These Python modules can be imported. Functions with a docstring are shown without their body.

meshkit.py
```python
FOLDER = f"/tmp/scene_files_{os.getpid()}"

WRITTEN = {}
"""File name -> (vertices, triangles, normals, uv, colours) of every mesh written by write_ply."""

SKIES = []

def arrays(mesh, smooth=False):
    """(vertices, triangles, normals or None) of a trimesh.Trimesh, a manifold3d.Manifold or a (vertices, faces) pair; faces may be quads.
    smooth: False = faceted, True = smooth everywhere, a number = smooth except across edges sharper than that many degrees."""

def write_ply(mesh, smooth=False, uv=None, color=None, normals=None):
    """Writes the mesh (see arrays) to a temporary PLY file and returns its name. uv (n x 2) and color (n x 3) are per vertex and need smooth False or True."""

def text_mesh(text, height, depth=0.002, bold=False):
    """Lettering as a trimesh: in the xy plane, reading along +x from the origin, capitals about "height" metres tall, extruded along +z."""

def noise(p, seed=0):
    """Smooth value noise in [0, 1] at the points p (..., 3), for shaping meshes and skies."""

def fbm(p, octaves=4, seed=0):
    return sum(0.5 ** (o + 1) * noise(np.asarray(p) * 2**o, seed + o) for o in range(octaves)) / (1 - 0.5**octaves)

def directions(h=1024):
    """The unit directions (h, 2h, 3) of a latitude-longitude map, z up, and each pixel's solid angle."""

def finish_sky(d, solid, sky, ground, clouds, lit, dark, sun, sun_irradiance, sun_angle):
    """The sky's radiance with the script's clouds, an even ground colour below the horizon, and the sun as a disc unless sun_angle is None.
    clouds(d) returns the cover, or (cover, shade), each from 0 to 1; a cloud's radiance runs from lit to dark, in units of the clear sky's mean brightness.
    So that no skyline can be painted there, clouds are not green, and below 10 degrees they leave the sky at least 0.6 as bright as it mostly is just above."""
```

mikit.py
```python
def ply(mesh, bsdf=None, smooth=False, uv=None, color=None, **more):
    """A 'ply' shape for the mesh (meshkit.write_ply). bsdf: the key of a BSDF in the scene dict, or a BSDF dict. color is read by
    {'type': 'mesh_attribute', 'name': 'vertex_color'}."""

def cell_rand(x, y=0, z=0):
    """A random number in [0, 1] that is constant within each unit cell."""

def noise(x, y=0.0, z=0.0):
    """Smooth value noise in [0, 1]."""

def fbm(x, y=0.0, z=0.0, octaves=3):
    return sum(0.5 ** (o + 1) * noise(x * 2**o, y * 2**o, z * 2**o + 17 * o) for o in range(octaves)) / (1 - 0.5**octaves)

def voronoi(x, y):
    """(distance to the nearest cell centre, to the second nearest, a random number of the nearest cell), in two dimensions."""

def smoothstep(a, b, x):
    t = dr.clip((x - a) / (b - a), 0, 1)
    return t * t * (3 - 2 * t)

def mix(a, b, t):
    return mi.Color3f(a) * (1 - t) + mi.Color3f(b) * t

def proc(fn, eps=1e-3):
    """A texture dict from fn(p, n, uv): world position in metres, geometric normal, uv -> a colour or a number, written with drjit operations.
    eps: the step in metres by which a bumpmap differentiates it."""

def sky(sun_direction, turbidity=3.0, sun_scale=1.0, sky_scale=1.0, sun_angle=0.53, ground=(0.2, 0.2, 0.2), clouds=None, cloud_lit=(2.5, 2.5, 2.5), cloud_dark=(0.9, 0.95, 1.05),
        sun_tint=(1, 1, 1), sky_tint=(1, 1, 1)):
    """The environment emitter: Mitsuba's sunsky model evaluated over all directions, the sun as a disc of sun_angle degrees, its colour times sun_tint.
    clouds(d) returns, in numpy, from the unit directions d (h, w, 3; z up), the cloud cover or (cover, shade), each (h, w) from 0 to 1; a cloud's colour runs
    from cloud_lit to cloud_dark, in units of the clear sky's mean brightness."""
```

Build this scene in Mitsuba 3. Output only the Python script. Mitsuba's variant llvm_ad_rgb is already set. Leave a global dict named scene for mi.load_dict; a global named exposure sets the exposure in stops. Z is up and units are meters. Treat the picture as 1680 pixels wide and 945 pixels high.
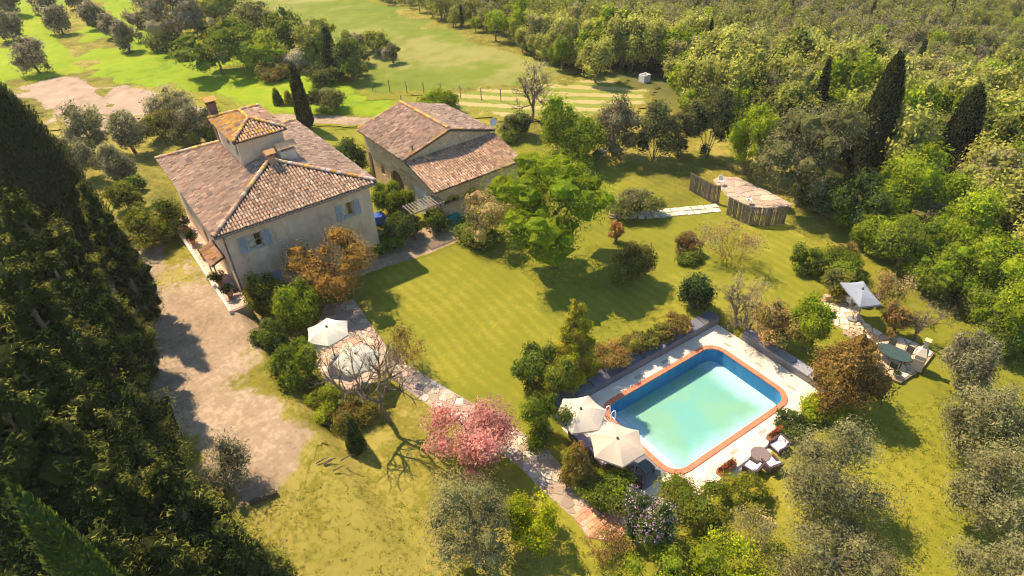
import math
import numpy as np, trimesh, shapely, drjit as dr, mitsuba as mi, mikit
from shapely.geometry import Polygon, LineString, Point, box as sbox
from meshkit import fbm as nfbm
from mikit import ply, proc, noise, fbm, smoothstep, mix, cell_rand, voronoi

T = mi.ScalarTransform4f
scene, labels = {}, {}
# ------------------------------------------------------------------ camera, sky, exposure
EYE = np.array([0.0, 0.0, 29.214]); PITCH, ROLL = 0.636, -0.054
FWD = np.array([0, math.cos(PITCH), -math.sin(PITCH)])
_u0, _r0 = np.array([0, math.sin(PITCH), math.cos(PITCH)]), np.array([1.0, 0, 0])
UP = -math.sin(ROLL) * _r0 + math.cos(ROLL) * _u0
scene['camera'] = dict(type='perspective', fov=76.99, fov_axis='x', near_clip=0.5, far_clip=900.0,
                       to_world=T().look_at(origin=EYE.tolist(), target=(EYE + FWD).tolist(), up=UP.tolist()))
SUN = np.array([-0.43, 0.39, 0.81])
scene['sky'] = mikit.sky(SUN.tolist(), turbidity=3, sun_tint=(1.0, 0.955, 0.86), sky_tint=(1.04, 0.99, 0.92), sky_scale=1.32, ground=(0.2, 0.19, 0.08))
exposure = 2.62

# ------------------------------------------------------------------ frames of the place
HU, HV = np.array([0.8185, 0.5745, 0]), np.array([-0.5745, 0.8185, 0])       # along the house front, away behind it
HO = np.array([-20.257, 38.266, 0])                                          # near eave corner of the house
BO = np.array([-9.03, 52.54, 0])                                             # near eave corner of the barn
PU, PV = np.array([0.5354, -0.8446, 0]), np.array([0.8446, 0.5354, 0])       # pool: short side, long side
PO = np.array([4.657, 27.434, 0])
PA, PB = 6.80, 10.53
Z = lambda z: np.array([0, 0, z], float)
H = lambda a, b, z: HO + HU * a + HV * b + Z(z)
B = lambda a, b, z: BO + HU * a + HV * b + Z(z)
PL = lambda a, b, z=-0.6: PO + PU * a + PV * b + Z(z)
def sst(a, b, x):
    t = np.clip((x - a) / (b - a), 0, 1); return t * t * (3 - 2 * t)
def forest_f(x, y):
    return np.maximum((x - 32) * .985 + (y - 29) * .174, (x - 27.4) * .845 + (y - 55) * .535)
def gz(x, y, carve=1.0):
    """Height of the ground (carve = 0: as if the pool were filled in)."""
    x, y = np.asarray(x, float), np.asarray(y, float)
    a, b = (x - HO[0]) * HU[0] + (y - HO[1]) * HU[1], (x - HO[0]) * HV[0] + (y - HO[1]) * HV[1]
    z = 1.2 * sst(.75, -.7, a) * sst(12, 25, y) * (1 - .6 * sst(18, 34, b))
    pa, pb = (x - PO[0]) * PU[0] + (y - PO[1]) * PU[1], (x - PO[0]) * PV[0] + (y - PO[1]) * PV[1]
    w1 = .3 + 6 * sst(-1.5, -4, pb)
    w2 = .3 + 6 * sst(7.5, 10, pa)
    near = sst(-1.7, -1.7 + w1, pa) * sst(12.75, 12.75 - w2, pb)
    inside = sst(-1.7, -1.3, pa) * sst(8.6, 8.1, pa) * sst(-2.7, -2.2, pb) * sst(12.75, 12.35, pb)
    basin = sst(-.6, -.1, pa) * sst(7.4, 6.9, pa) * sst(-.6, -.1, pb) * sst(11.1, 10.6, pb)
    z = z - .6 * near - carve * (.35 * inside + 1.9 * basin)
    f = forest_f(x, y)
    z = z - 7 * sst(-1, 55, f) - .05 * np.maximum(f - 45, 0)
    und = (nfbm(np.stack([x * .05, y * .05, x * 0], -1), 3, 5) - .5)
    return z + und * (.25 + 1.5 * sst(70, 120, np.hypot(x, y))) * (1 - sst(.1, .9, inside))
# --------------------------------------------------------------- END OF GROUND
def onz(p, dz=0.0): return np.array([p[0], p[1], float(gz(p[0], p[1], 0.0)) + dz])

# ------------------------------------------------------------------ materials
ATTR = {'type': 'mesh_attribute', 'name': 'vertex_color'}
scene['leaf'] = dict(type='principledthin', base_color=ATTR, roughness=0.55, diff_trans=1.0, spec_trans=0.0, eta=1.4)
scene['matte'] = {'type': 'twosided', 'b': dict(type='principled', base_color=ATTR, roughness=0.9, specular=0.25)}
scene['satin'] = {'type': 'twosided', 'b': dict(type='principled', base_color=ATTR, roughness=0.42, specular=0.5)}
scene['metal'] = {'type': 'twosided', 'b': dict(type='roughconductor', material='Cr', alpha=0.25)}
scene['glass'] = dict(type='thindielectric', int_ior=1.5)
scene['water'] = dict(type='thindielectric', int_ior=1.33, specular_transmittance={'type': 'rgb', 'value': [0.85, 0.98, 0.96]})
def mat(name, fn, rough=0.92, bump=None, scale=0.05, eps=0.03, spec=0.2):
    d = dict(type='principled', base_color=proc(fn), roughness=rough, specular=spec)
    if bump: d = {'type': 'bumpmap', 'scale': scale, 't': proc(bump, eps), 'b': d}
    scene[name] = {'type': 'twosided', 'b': d}
def ramp(t, *cols):
    c = mi.Color3f(cols[0])
    for i, k in enumerate(cols[1:]):
        c = dr.lerp(c, mi.Color3f(k), smoothstep(i / (len(cols) - 1), (i + 1) / (len(cols) - 1), t))
    return c
def grass_fn(p, n, uv):
    """Garden grass: straw and olive patches, fine tufts, mowing lines on the lawn."""
    X, Y = p.x * .81 - p.y * .59, p.x * .59 + p.y * .81
    a = fbm(X * .11, Y * .11, 3.0, 4); b = fbm(Y * .83 + 9, X * .83, 1.0, 4); c = fbm(p.x * 4.3 + Y, p.y * 4.3 - X * .7, 5.0, 3)
    u = p.x * float(HU[0]) + p.y * float(HU[1]) + 1.6 * fbm(p.x * .12, p.y * .12, 8.0, 2)
    lawn = smoothstep(-3, 3, p.x + .62 * p.y - 12.5) * smoothstep(78, 64, p.y + p.x)
    line = dr.sin(u * 7.6) * .5 + .5
    t = dr.clip(.5 + (a - .5) * (1.5 - .6 * lawn) + (b - .5) * (1.0 - .6 * lawn) + (c - .5) * (.9 - .6 * lawn) + lawn * .17 * (line - .5), 0, 1)
    lush = ramp(t, (.100, .114, .008), (.162, .166, .012), (.24, .218, .024))
    dry = ramp(t, (.105, .10, .012), (.172, .150, .020), (.27, .22, .055))
    col = dr.lerp(dry, lush, dr.clip(lawn * .9 + (a - .45) * 1.0, 0, 1))
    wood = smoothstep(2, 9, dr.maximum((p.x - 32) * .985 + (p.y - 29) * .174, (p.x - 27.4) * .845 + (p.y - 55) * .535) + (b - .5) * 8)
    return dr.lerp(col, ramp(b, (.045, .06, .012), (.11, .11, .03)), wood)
def bump_fn(p, n, uv): return fbm(p.x * 3.1, p.y * 3.1, 2.0, 3)
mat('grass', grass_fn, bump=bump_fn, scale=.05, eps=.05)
def edge_mat(name, fn):
    """A ground material that thins out into grass where the sheet's uv.x (its cover) falls."""
    def f(p, n, uv):
        k = fbm(p.x * 2.7, p.y * 2.7, 4.0, 3)
        return dr.lerp(grass_fn(p, n, uv), fn(p, n, uv), smoothstep(.25, .75, uv.x + (k - .5) * .8 * (1 - dr.abs(2 * uv.x - 1))))
    mat(name + '_edge', f)
def meadow_fn(p, n, uv):
    t = dr.clip(fbm(p.x * .09, p.y * .09, 2.0, 4) * .8 + fbm(p.x * .9, p.y * .9, 2.0, 3) * .75 - .3, 0, 1)
    return ramp(t, (.105, .18, .003), (.175, .245, .004), (.245, .265, .010))
edge_mat('meadow_grass', meadow_fn)
def field_fn(p, n, uv):
    t = dr.clip(fbm(p.x * .06 + p.y * .03, p.y * .075 - p.x * .03, 4.0, 4) * 1.9 + fbm(p.x * .5, p.y * .5, 2.0, 3) * .6 - .8, 0, 1)
    return ramp(t, (.075, .115, .006), (.125, .155, .014), (.21, .20, .055))
edge_mat('field_grass', field_fn)
def gravel_fn(p, n, uv):
    a = fbm(p.x * .5, p.y * .5, 1.0, 4); c = fbm(p.x * 5, p.y * 5, 1.0, 3)
    return ramp(dr.clip(.5 + (a - .5) * 1.2 + (c - .5) * 1.0, 0, 1), (.215, .155, .100), (.285, .210, .140), (.37, .285, .205))
edge_mat('gravel', gravel_fn)
def soil_fn(p, n, uv):
    a = fbm(p.x * .7, p.y * .7, 6.0, 4)
    return ramp(a, (.21, .14, .085), (.32, .235, .165), (.40, .31, .24))
edge_mat('soil', soil_fn)
def strip_fn(p, n, uv):
    w = (p.x * .30 + p.y * .95 - .006 * dr.square(p.x) + 1.2 * fbm(p.x * .1, p.y * .1, 2.0, 2)) * 1.25
    t = smoothstep(.3, .75, dr.sin(w * 2.0) * .5 + .5 + (fbm(p.x, p.y, 2.0, 3) - .5) * .8)
    return mix((.17, .19, .03), (.38, .30, .13), t * (.55 + .45 * fbm(p.x * .3, p.y * .3, 7.0, 3)))
edge_mat('strips', strip_fn)
def plaster_fn(p, n, uv):
    a = fbm(p.x * 1.1, p.y * 1.1, p.z * .8, 4); c = fbm(p.x * 7, p.y * 7, p.z * 3, 3); s = fbm(p.x * 2.6, p.y * 2.6, p.z * .25, 3)
    t = dr.clip(.5 + (a - .5) * 1.2 + (c - .5) * .5 + (s - .5) * .8, 0, 1)
    return ramp(t, (.45, .325, .215), (.59, .45, .315), (.68, .55, .41))
mat('plaster', plaster_fn)
def ochre_fn(p, n, uv):
    a = fbm(p.x * 1.3, p.y * 1.3, p.z * 1.3, 4); v1, v2, r = voronoi((p.x + p.y) * 2.2, p.z * 3.0)
    return ramp(dr.clip(a * .7 + r * .35, 0, 1), (.38, .27, .15), (.56, .42, .25), (.68, .54, .36)) * (.72 + .28 * smoothstep(.02, .14, v2 - v1))
mat('rubble', ochre_fn)
def pool_fn(p, n, uv):
    a = (p.x - float(PO[0])) * float(PU[0]) + (p.y - float(PO[1])) * float(PU[1]); b = (p.x - float(PO[0])) * float(PV[0]) + (p.y - float(PO[1])) * float(PV[1])
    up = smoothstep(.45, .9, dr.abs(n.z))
    q = fbm(p.x * .55, p.y * .55, 2.0, 4); f = fbm(p.x * 3, p.y * 3, 2.0, 3)
    edge = dr.minimum(6.5 - a, dr.minimum((b - 1.0) * .8, 10.2 - b))
    algae = smoothstep(.3, 1.9, edge + (q - .5) * 1.3 + (f - .5) * .3)
    floor = dr.lerp(mi.Color3f(.44, .55, .62), dr.lerp(mi.Color3f(.20, .40, .37), mi.Color3f(.25, .40, .29), smoothstep(.36, .70, q)), algae)
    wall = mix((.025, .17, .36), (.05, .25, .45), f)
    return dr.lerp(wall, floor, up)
mat('pool_paint', pool_fn, rough=.5)
def slab_fn(p, n, uv):
    a = fbm(p.x * 1.6, p.y * 1.6, 1.0, 4)
    return ramp(a, (.54, .45, .35), (.64, .57, .47), (.70, .65, .57))
mat('slab', slab_fn)

def lab(key, label=None, category=None, group=None, kind=None):
    d = labels.setdefault(key, {})
    for k, x in (('label', label), ('category', category), ('group', group), ('kind', kind)):
        if x: d[k] = x
    return key
scene['air'] = {'type': 'homogeneous', 'albedo': {'type': 'rgb', 'value': [.95, .95, .95]}, 'sigma_t': .00022}
scene['haze'] = {'type': 'cube', 'to_world': T().translate([35, 160, -7]).scale([290, 190, 38.5]), 'bsdf': {'type': 'null'}, 'interior': {'type': 'ref', 'id': 'air'}}
scene['camera']['medium'] = {'type': 'ref', 'id': 'air'}
lab('haze', kind='stuff', label='thin spring haze over the whole valley', category='haze')

# ------------------------------------------------------------------ mesh helpers
class M:
    def __init__(s): s.v, s.f, s.c, s.n = [], [], [], 0
    def add(s, v, f, c=(.5, .5, .5)):
        v, f = np.asarray(v, float), np.asarray(f, int)
        if f.shape[1] == 4: f = np.vstack([f[:, [0, 1, 2]], f[:, [0, 2, 3]]])
        s.v.append(v); s.f.append(f + s.n); s.c.append(np.broadcast_to(np.asarray(c, float), v.shape)); s.n += len(v); return s
    def box(s, o, ax, ay, az, c): return s.add(*hexa(o, ax, ay, az), c)
    def get(s): return np.vstack(s.v), np.vstack(s.f), np.clip(np.vstack(s.c), 0.001, 1)
    def ply(s, bsdf='matte', smooth=False):
        v, f, c = s.get(); return ply((v, f), bsdf, smooth=smooth, color=c)
def hexa(o, ax, ay, az):
    """A box from its centre and three half axes, its top edges slightly chamfered."""
    o, ax, ay, az = (np.asarray(k, float) for k in (o, ax, ay, az))
    c = .94
    q = [(-1, -1), (1, -1), (1, 1), (-1, 1)]
    lx, ly = np.linalg.norm(ax), np.linalg.norm(ay); ch = min(.02, .15 * min(lx, ly, np.linalg.norm(az)) + 1e-4)
    cx, cy, cz = 1 - ch / lx, 1 - ch / ly, 1 - ch / np.linalg.norm(az)
    v = [o + ax * i + ay * j - az for i, j in q] + [o + ax * i + ay * j + az * cz for i, j in q] + [o + ax * i * cx + ay * j * cy + az for i, j in q]
    f = [[3, 2, 1, 0], [8, 9, 10, 11]]
    for k in range(4):
        m = (k + 1) % 4; f += [[k, m, 4 + m, 4 + k], [4 + k, 4 + m, 8 + m, 8 + k]]
    return np.array(v), np.array(f)
def tube(pts, rad, sides=6):
    p = np.asarray(pts, float); t = np.gradient(p, axis=0); t /= np.linalg.norm(t, axis=1, keepdims=True) + 1e-12
    a = np.cross(t, np.where(np.abs(t[:, 2:]) < .9, [0, 0, 1.0], [1.0, 0, 0])); a /= np.linalg.norm(a, axis=1, keepdims=True)
    b, g = np.cross(t, a), np.arange(sides) * 2 * np.pi / sides
    r = np.broadcast_to(rad, (len(p),))[:, None, None]
    v = (p[:, None] + r * (np.cos(g)[None, :, None] * a[:, None] + np.sin(g)[None, :, None] * b[:, None])).reshape(-1, 3)
    i, j = np.meshgrid(np.arange(len(p) - 1), np.arange(sides), indexing='ij')
    q = np.stack([i * sides + j, i * sides + (j + 1) % sides, (i + 1) * sides + (j + 1) % sides, (i + 1) * sides + j], -1).reshape(-1, 4)
    q = np.vstack([q[:, [0, 1, 2]], q[:, [0, 2, 3]]])
    n = len(v); v = np.vstack([v, p[0], p[-1]]); k = np.arange(sides); m = (len(p) - 1) * sides
    return v, np.vstack([q, np.stack([(k + 1) % sides, k, k * 0 + n], 1), np.stack([m + k, m + (k + 1) % sides, k * 0 + n + 1], 1)])
def lathe(prof, n=20, at=(0, 0, 0)):
    g = np.arange(n) * 2 * np.pi / n; pr = np.asarray(prof, float)
    v = np.stack([pr[:, None, 0] * np.cos(g), pr[:, None, 0] * np.sin(g), np.broadcast_to(pr[:, None, 1], (len(pr), n))], -1).reshape(-1, 3) + at
    i, j = np.meshgrid(np.arange(len(pr) - 1), np.arange(n), indexing='ij')
    return v, np.stack([i * n + j, i * n + (j + 1) % n, (i + 1) * n + (j + 1) % n, (i + 1) * n + j], -1).reshape(-1, 4)
def prism(poly, z0, z1, frame=None):
    """Extruded polygon; frame (o, e, d, n): polygon coordinates along e and d, height along n."""
    out = M()
    for g in getattr(poly, 'geoms', [poly]):
        if g.is_empty or g.geom_type != 'Polygon' or g.area < 1e-6: continue
        m = trimesh.creation.extrude_polygon(shapely.geometry.polygon.orient(g.simplify(1e-4)), z1 - z0, engine='earcut'); v = np.array(m.vertices) + [0, 0, z0]
        if frame is not None:
            o, e, d, n = frame; v = o + v[:, :1] * e + v[:, 1:2] * d + v[:, 2:3] * n
        out.add(v, m.faces)
    v, f, _ = out.get(); return v, f
COUNT = {}
def num(name):
    COUNT[name] = COUNT.get(name, -1) + 1
    return name if COUNT[name] == 0 else f'{name}_{COUNT[name]:03d}'
def put(key, shape): scene[key] = shape; return key
def part(parent, name, shape): return put(num(parent + '__' + name), shape)
def solid(parent, name, v, f, c, bsdf='matte', smooth=False):
    return part(parent, name, M().add(v, f, c).ply(bsdf, smooth))
jit = lambda r, c, s=.12: np.clip(np.asarray(c) * (1 + s * r.normal()) * (1 + .35 * s * r.normal(size=3)), .002, .95)

# ------------------------------------------------------------------ ground and the sheets laid on it
def axis(a0, a1, lo, hi, fine, coarse):
    def side(x, sgn, lim):
        out, s = [], fine
        while (x - lim) * sgn < 0: s = min(s * 1.12, coarse); x += s * sgn; out.append(x)
        return out
    mid = list(np.arange(lo, hi, fine)); return np.array(side(lo, -1, a0)[::-1] + mid + side(mid[-1], 1, a1))
gx, gy = axis(-230, 300, -32, 36, .4, 8), axis(-12, 330, 12, 62, .4, 8)
X, Y = np.meshgrid(gx, gy); nx, ny = len(gx), len(gy)
i, j = np.meshgrid(np.arange(ny - 1), np.arange(nx - 1), indexing='ij'); q = (i * nx + j).ravel()
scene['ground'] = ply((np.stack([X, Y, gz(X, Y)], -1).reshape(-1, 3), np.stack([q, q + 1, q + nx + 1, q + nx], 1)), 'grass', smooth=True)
lab('ground', kind='structure', label='garden grass and sloping ground around the houses and pool', category='ground')
def sheet(key, pts, bsdf, step, fade, dz, label, category, rough=1.0, seed=1):
    poly = Polygon(pts); x0, y0, x1, y1 = poly.buffer(fade * 1.5).bounds
    X, Y = np.meshgrid(np.arange(x0, x1 + step, step), np.arange(y0, y1 + step, step)); s = shapely.points(X, Y)
    d = np.where(shapely.contains_xy(poly, X, Y), 1, -1) * shapely.distance(s, poly.exterior)
    d = d + (nfbm(np.stack([X / fade * .7, Y / fade * .7, X * 0], -1), 4, seed) - .5) * 2.4 * fade * rough
    w = sst(-.5 * fade, .5 * fade, d); ny, nx = X.shape
    i, j = np.meshgrid(np.arange(ny - 1), np.arange(nx - 1), indexing='ij'); q = (i * nx + j).ravel(); W = w.ravel()
    quads = np.stack([q, q + 1, q + nx + 1, q + nx], 1); quads = quads[W[quads].max(1) > 0]
    used, inv = np.unique(quads, return_inverse=True)
    v = np.stack([X, Y, gz(X, Y) + dz], -1).reshape(-1, 3)[used]
    scene[key] = ply((v, inv.reshape(-1, 4)), bsdf, smooth=True, uv=np.stack([W[used], W[used] * 0 + .5], 1))
    lab(key, kind='structure', label=label, category=category)
sheet('meadow', [(-82.137, 90.181), (-69.233, 91.649), (-62.908, 96.755), (-51.911, 93.652), (-42.005, 90.304), (-30.930, 78.889), (-22.703, 76.321), (-15.251, 76.422), (-14.347, 81.374), (-22.166, 89.799), (-36.631, 101.633), (-51.019, 115.618), (-70.569, 136.473), (-89.738, 172.711), (-143.229, 185.093)],
      'meadow_grass_edge', 1.0, 3.0, .05, 'bright yellow-green meadow behind the farmhouse', 'meadow')
sheet('back_field', [(-22.891, 93.809), (-45.998, 135.169), (-53.123, 165.608), (-29.773, 153.251), (-12.407, 118.345), (0.950, 96.814), (8.733, 88.778), (6.237, 83.715), (-4.976, 83.111), (-14.740, 84.691)], 'field_grass_edge', 1.0, 3.0, .09,
      'sloping pale green field running up along the wood', 'field')
sheet('vegetable_field', [(-10.467, 81.890), (-1.784, 83.020), (4.643, 83.870), (14.512, 85.257), (19.160, 80.819), (14.798, 73.124), (9.567, 71.705), (2.557, 73.802), (-4.773, 75.846), (-13.728, 76.189)], 'strips_edge', .5, 2.0, .13,
      'striped straw and green cultivated strips beyond the barn', 'field')
sheet('bare_patch', [(-69.147, 94.390), (-62.000, 96.708), (-48.010, 90.562), (-38.443, 80.547), (-43.572, 77.888), (-54.119, 79.495), (-61.762, 84.951)], 'soil_edge', .6, 2.5, .12, 'bare pinkish soil patch in the meadow', 'ground')
sheet('gravel_road', [(-56.270, 80.634), (-45.022, 81.293), (-30.992, 79.101), (-19.783, 76.685), (-13.542, 74.630), (-13.224, 71.990), (-19.306, 74.017), (-30.228, 76.444), (-43.480, 77.671), (-50.184, 73.392)], 'gravel_edge', .4, .6, .16,
      'pale gravel lane running behind the houses', 'road', .5)
sheet('gravel_drive', [(-31.397, 43.491), (-32.158, 47.401), (-30.197, 48.578), (-28.764, 48.024), (-23.502, 40.567), (-19.860, 35.722), (-16.585, 31.001), (-14.522, 27.637), (-12.189, 24.659), (-12.752, 22.664), (-14.649, 21.140), (-18.104, 21.873), (-23.312, 26.318), (-29.079, 34.371)], 'gravel_edge', .2, 3.2, .025,
      'pinkish gravel drive along the left side of the farmhouse', 'driveway')
sheet('front_forecourt', [(-13.296, 40.928), (-11.075, 42.764), (-6.913, 44.785), (-4.349, 46.638), (-4.759, 49.097), (-6.427, 49.908), (-7.769, 48.995), (-9.444, 47.120), (-10.492, 45.106), (-13.828, 43.851), (-16.229, 41.228), (-15.686, 38.842)], 'gravel_edge', .15, .35, .03,
      'pale pink gravel forecourt between farmhouse and barn', 'forecourt', .4)
sheet('garden_beds', [(22.412, 36.289), (24.318, 36.405), (23.607, 34.082), (25.193, 31.379), (23.603, 30.607), (22.487, 32.543), (21.643, 34.257)], 'soil_edge', .2, .8, .02, 'worn soil round the grey parasol', 'ground')

# ------------------------------------------------------------------ paving made of single stones
def stones(key, poly, spacing, cols, r, z=.05, thick=.05, joint=.03, relax=1, name='paving_stone', limit=300, warp=.9):
    """Crazy paving: each stone a child of the structure KEY."""
    x0, y0, x1, y1 = poly.buffer(spacing).bounds
    X, Y = np.meshgrid(np.arange(x0, x1, spacing), np.arange(y0, y1, spacing)); pts = np.stack([X, Y], -1).reshape(-1, 2)
    pts = pts + (r.random(pts.shape) - .5) * spacing * warp
    n = 0
    for cell in shapely.voronoi_polygons(shapely.multipoints(pts)).geoms:
        g = cell.intersection(poly).buffer(-joint, join_style='mitre')
        g = g.buffer(-.02).buffer(.02)
        if g.is_empty or g.geom_type != 'Polygon' or g.area < .02: continue
        c = g.centroid; v, f = prism(g.simplify(.012), 0, thick)
        top = v[:, 2] > thick / 2; ce = np.array([c.x, c.y]); v[top, :2] = ce + (v[top, :2] - ce) * .955
        v[:, 2] += gz(v[:, 0], v[:, 1]) + z - thick + r.normal() * .008 + (v[:, 0] - c.x) * r.normal() * .015
        if n < limit: solid(key, name, v, f, jit(r, cols[r.integers(len(cols))], .1)); n += 1
def bed(key, poly, col, dz, label, category, step=.25):
    v, f = prism(poly, 0, .03); m = trimesh.Trimesh(v, f).subdivide_to_size(max(step * 2, 1.2)); v, f = np.array(m.vertices), np.array(m.faces)
    v[:, 2] = gz(v[:, 0], v[:, 1]) + np.where(v[:, 2] > .015, dz, dz - .12)
    scene[key] = M().add(v, f, col).ply(); lab(key, kind='structure', label=label, category=category)
R0 = np.random.default_rng(11)
STONE = [(.42, .32, .25), (.48, .38, .31), (.35, .265, .21), (.53, .44, .37), (.29, .22, .18), (.44, .34, .26)]
path_poly = Polygon([(-9.125, 31.804), (-8.500, 32.707), (-5.011, 29.683), (-3.018, 27.937), (-1.157, 26.315), (1.364, 24.346), (3.412, 21.246), (3.706, 20.246), (2.687, 19.790), (1.155, 21.511), (-0.195, 23.171), (-2.244, 24.900), (-4.593, 27.046), (-7.217, 29.468)])
bed('garden_path', path_poly.buffer(.04), (.33, .27, .17), .02, 'crazy-paved stone path crossing the lawn to the pool', 'path')
stones('garden_path', path_poly, .55, STONE, R0, z=.045, joint=.013)
terr_poly = Polygon([(-14.198, 34.546), (-14.039, 38.681), (-12.034, 39.080), (-8.514, 32.830), (-8.895, 30.978), (-9.673, 29.486), (-11.845, 29.646), (-13.322, 32.014)])
bed('stone_terrace', terr_poly.buffer(.04), (.34, .26, .18), .025, 'stone terrace under the two pale parasols', 'terrace')
stones('stone_terrace', terr_poly, .68, [(.38, .27, .21), (.44, .325, .255), (.34, .25, .19), (.46, .37, .30)], R0, z=.05, joint=.014)
brick_poly = Polygon([(2.548, 19.979), (3.475, 20.707), (4.032, 20.044), (5.406, 20.373), (6.780, 21.593), (7.093, 20.873), (5.479, 18.998), (4.322, 18.406), (3.187, 18.707)])
bed('brick_landing', brick_poly.buffer(.04), (.30, .17, .10), .025, 'terracotta paved landing where the path meets the pool deck', 'landing')
for a in range(-12, 30):                                     # square terracotta pavers
    for b in range(-20, 22):
        c0 = np.array((4.439, 19.767)) + (HU[:2] * (a + .5 * (b % 2)) * .42 + HV[:2] * b * .30)
        sq = Polygon([c0 + HU[:2] * i * .20 + HV[:2] * k * .14 for i, k in ((-1, -1), (1, -1), (1, 1), (-1, 1))]).intersection(brick_poly)
        if sq.is_empty or sq.geom_type != 'Polygon' or sq.area < .03: continue
        v, f = prism(sq, 0, .05); v[:, 2] += gz(v[:, 0], v[:, 1]) + .02 + R0.normal() * .005
        solid('brick_landing', 'paver', v, f, jit(R0, [(.52, .25, .15), (.60, .32, .20), (.56, .36, .26), (.44, .22, .14)][R0.integers(4)]))
step_pts = np.array([(9.040, 49.810), (12.222, 49.376), (15.547, 49.687), (19.150, 49.927)]); seg = LineString(step_pts)
lab('stepping_path', kind='structure', label='double row of pale stepping slabs leading to the wattle fence', category='path')
for s in np.arange(.3, seg.length, .62):
    c, d = np.array(seg.interpolate(s).coords[0]), np.array(seg.interpolate(s + .1).coords[0]) - np.array(seg.interpolate(s).coords[0]); d /= np.linalg.norm(d); e = np.array([-d[1], d[0]])
    for k in (-.36, .36):
        o = onz(c + e * k, .03) + R0.normal(size=3) * [.02, .02, .004]
        solid('stepping_path', 'slab', *hexa(o, np.r_[d * .27, 0], np.r_[e * .31, 0], Z(.04)), jit(R0, (.60, .52, .42)))
back_poly = Polygon([(19.788, 55.088), (20.564, 55.749), (22.191, 55.298), (23.910, 52.653), (25.345, 49.744), (24.112, 48.608), (21.660, 48.472), (20.401, 50.447)])
bed('upper_terrace', back_poly.buffer(.04), (.40, .30, .23), .04, 'pinkish paved terrace behind the wattle fence', 'terrace')
stones('upper_terrace', back_poly, .9, [(.40, .31, .25), (.44, .35, .29), (.36, .28, .225)], R0, z=.08, joint=.02)
patio_poly = Polygon([(22.828, 29.341), (23.610, 30.136), (25.249, 31.806), (26.167, 30.934), (26.811, 29.936), (25.426, 28.689), (23.460, 27.555), (23.036, 27.904)])
gaz_poly = Polygon([(22.208, 35.803), (24.193, 35.551), (24.119, 33.372), (25.002, 31.640), (23.713, 30.186), (22.971, 31.811), (22.016, 33.163), (21.643, 34.257)])
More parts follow.
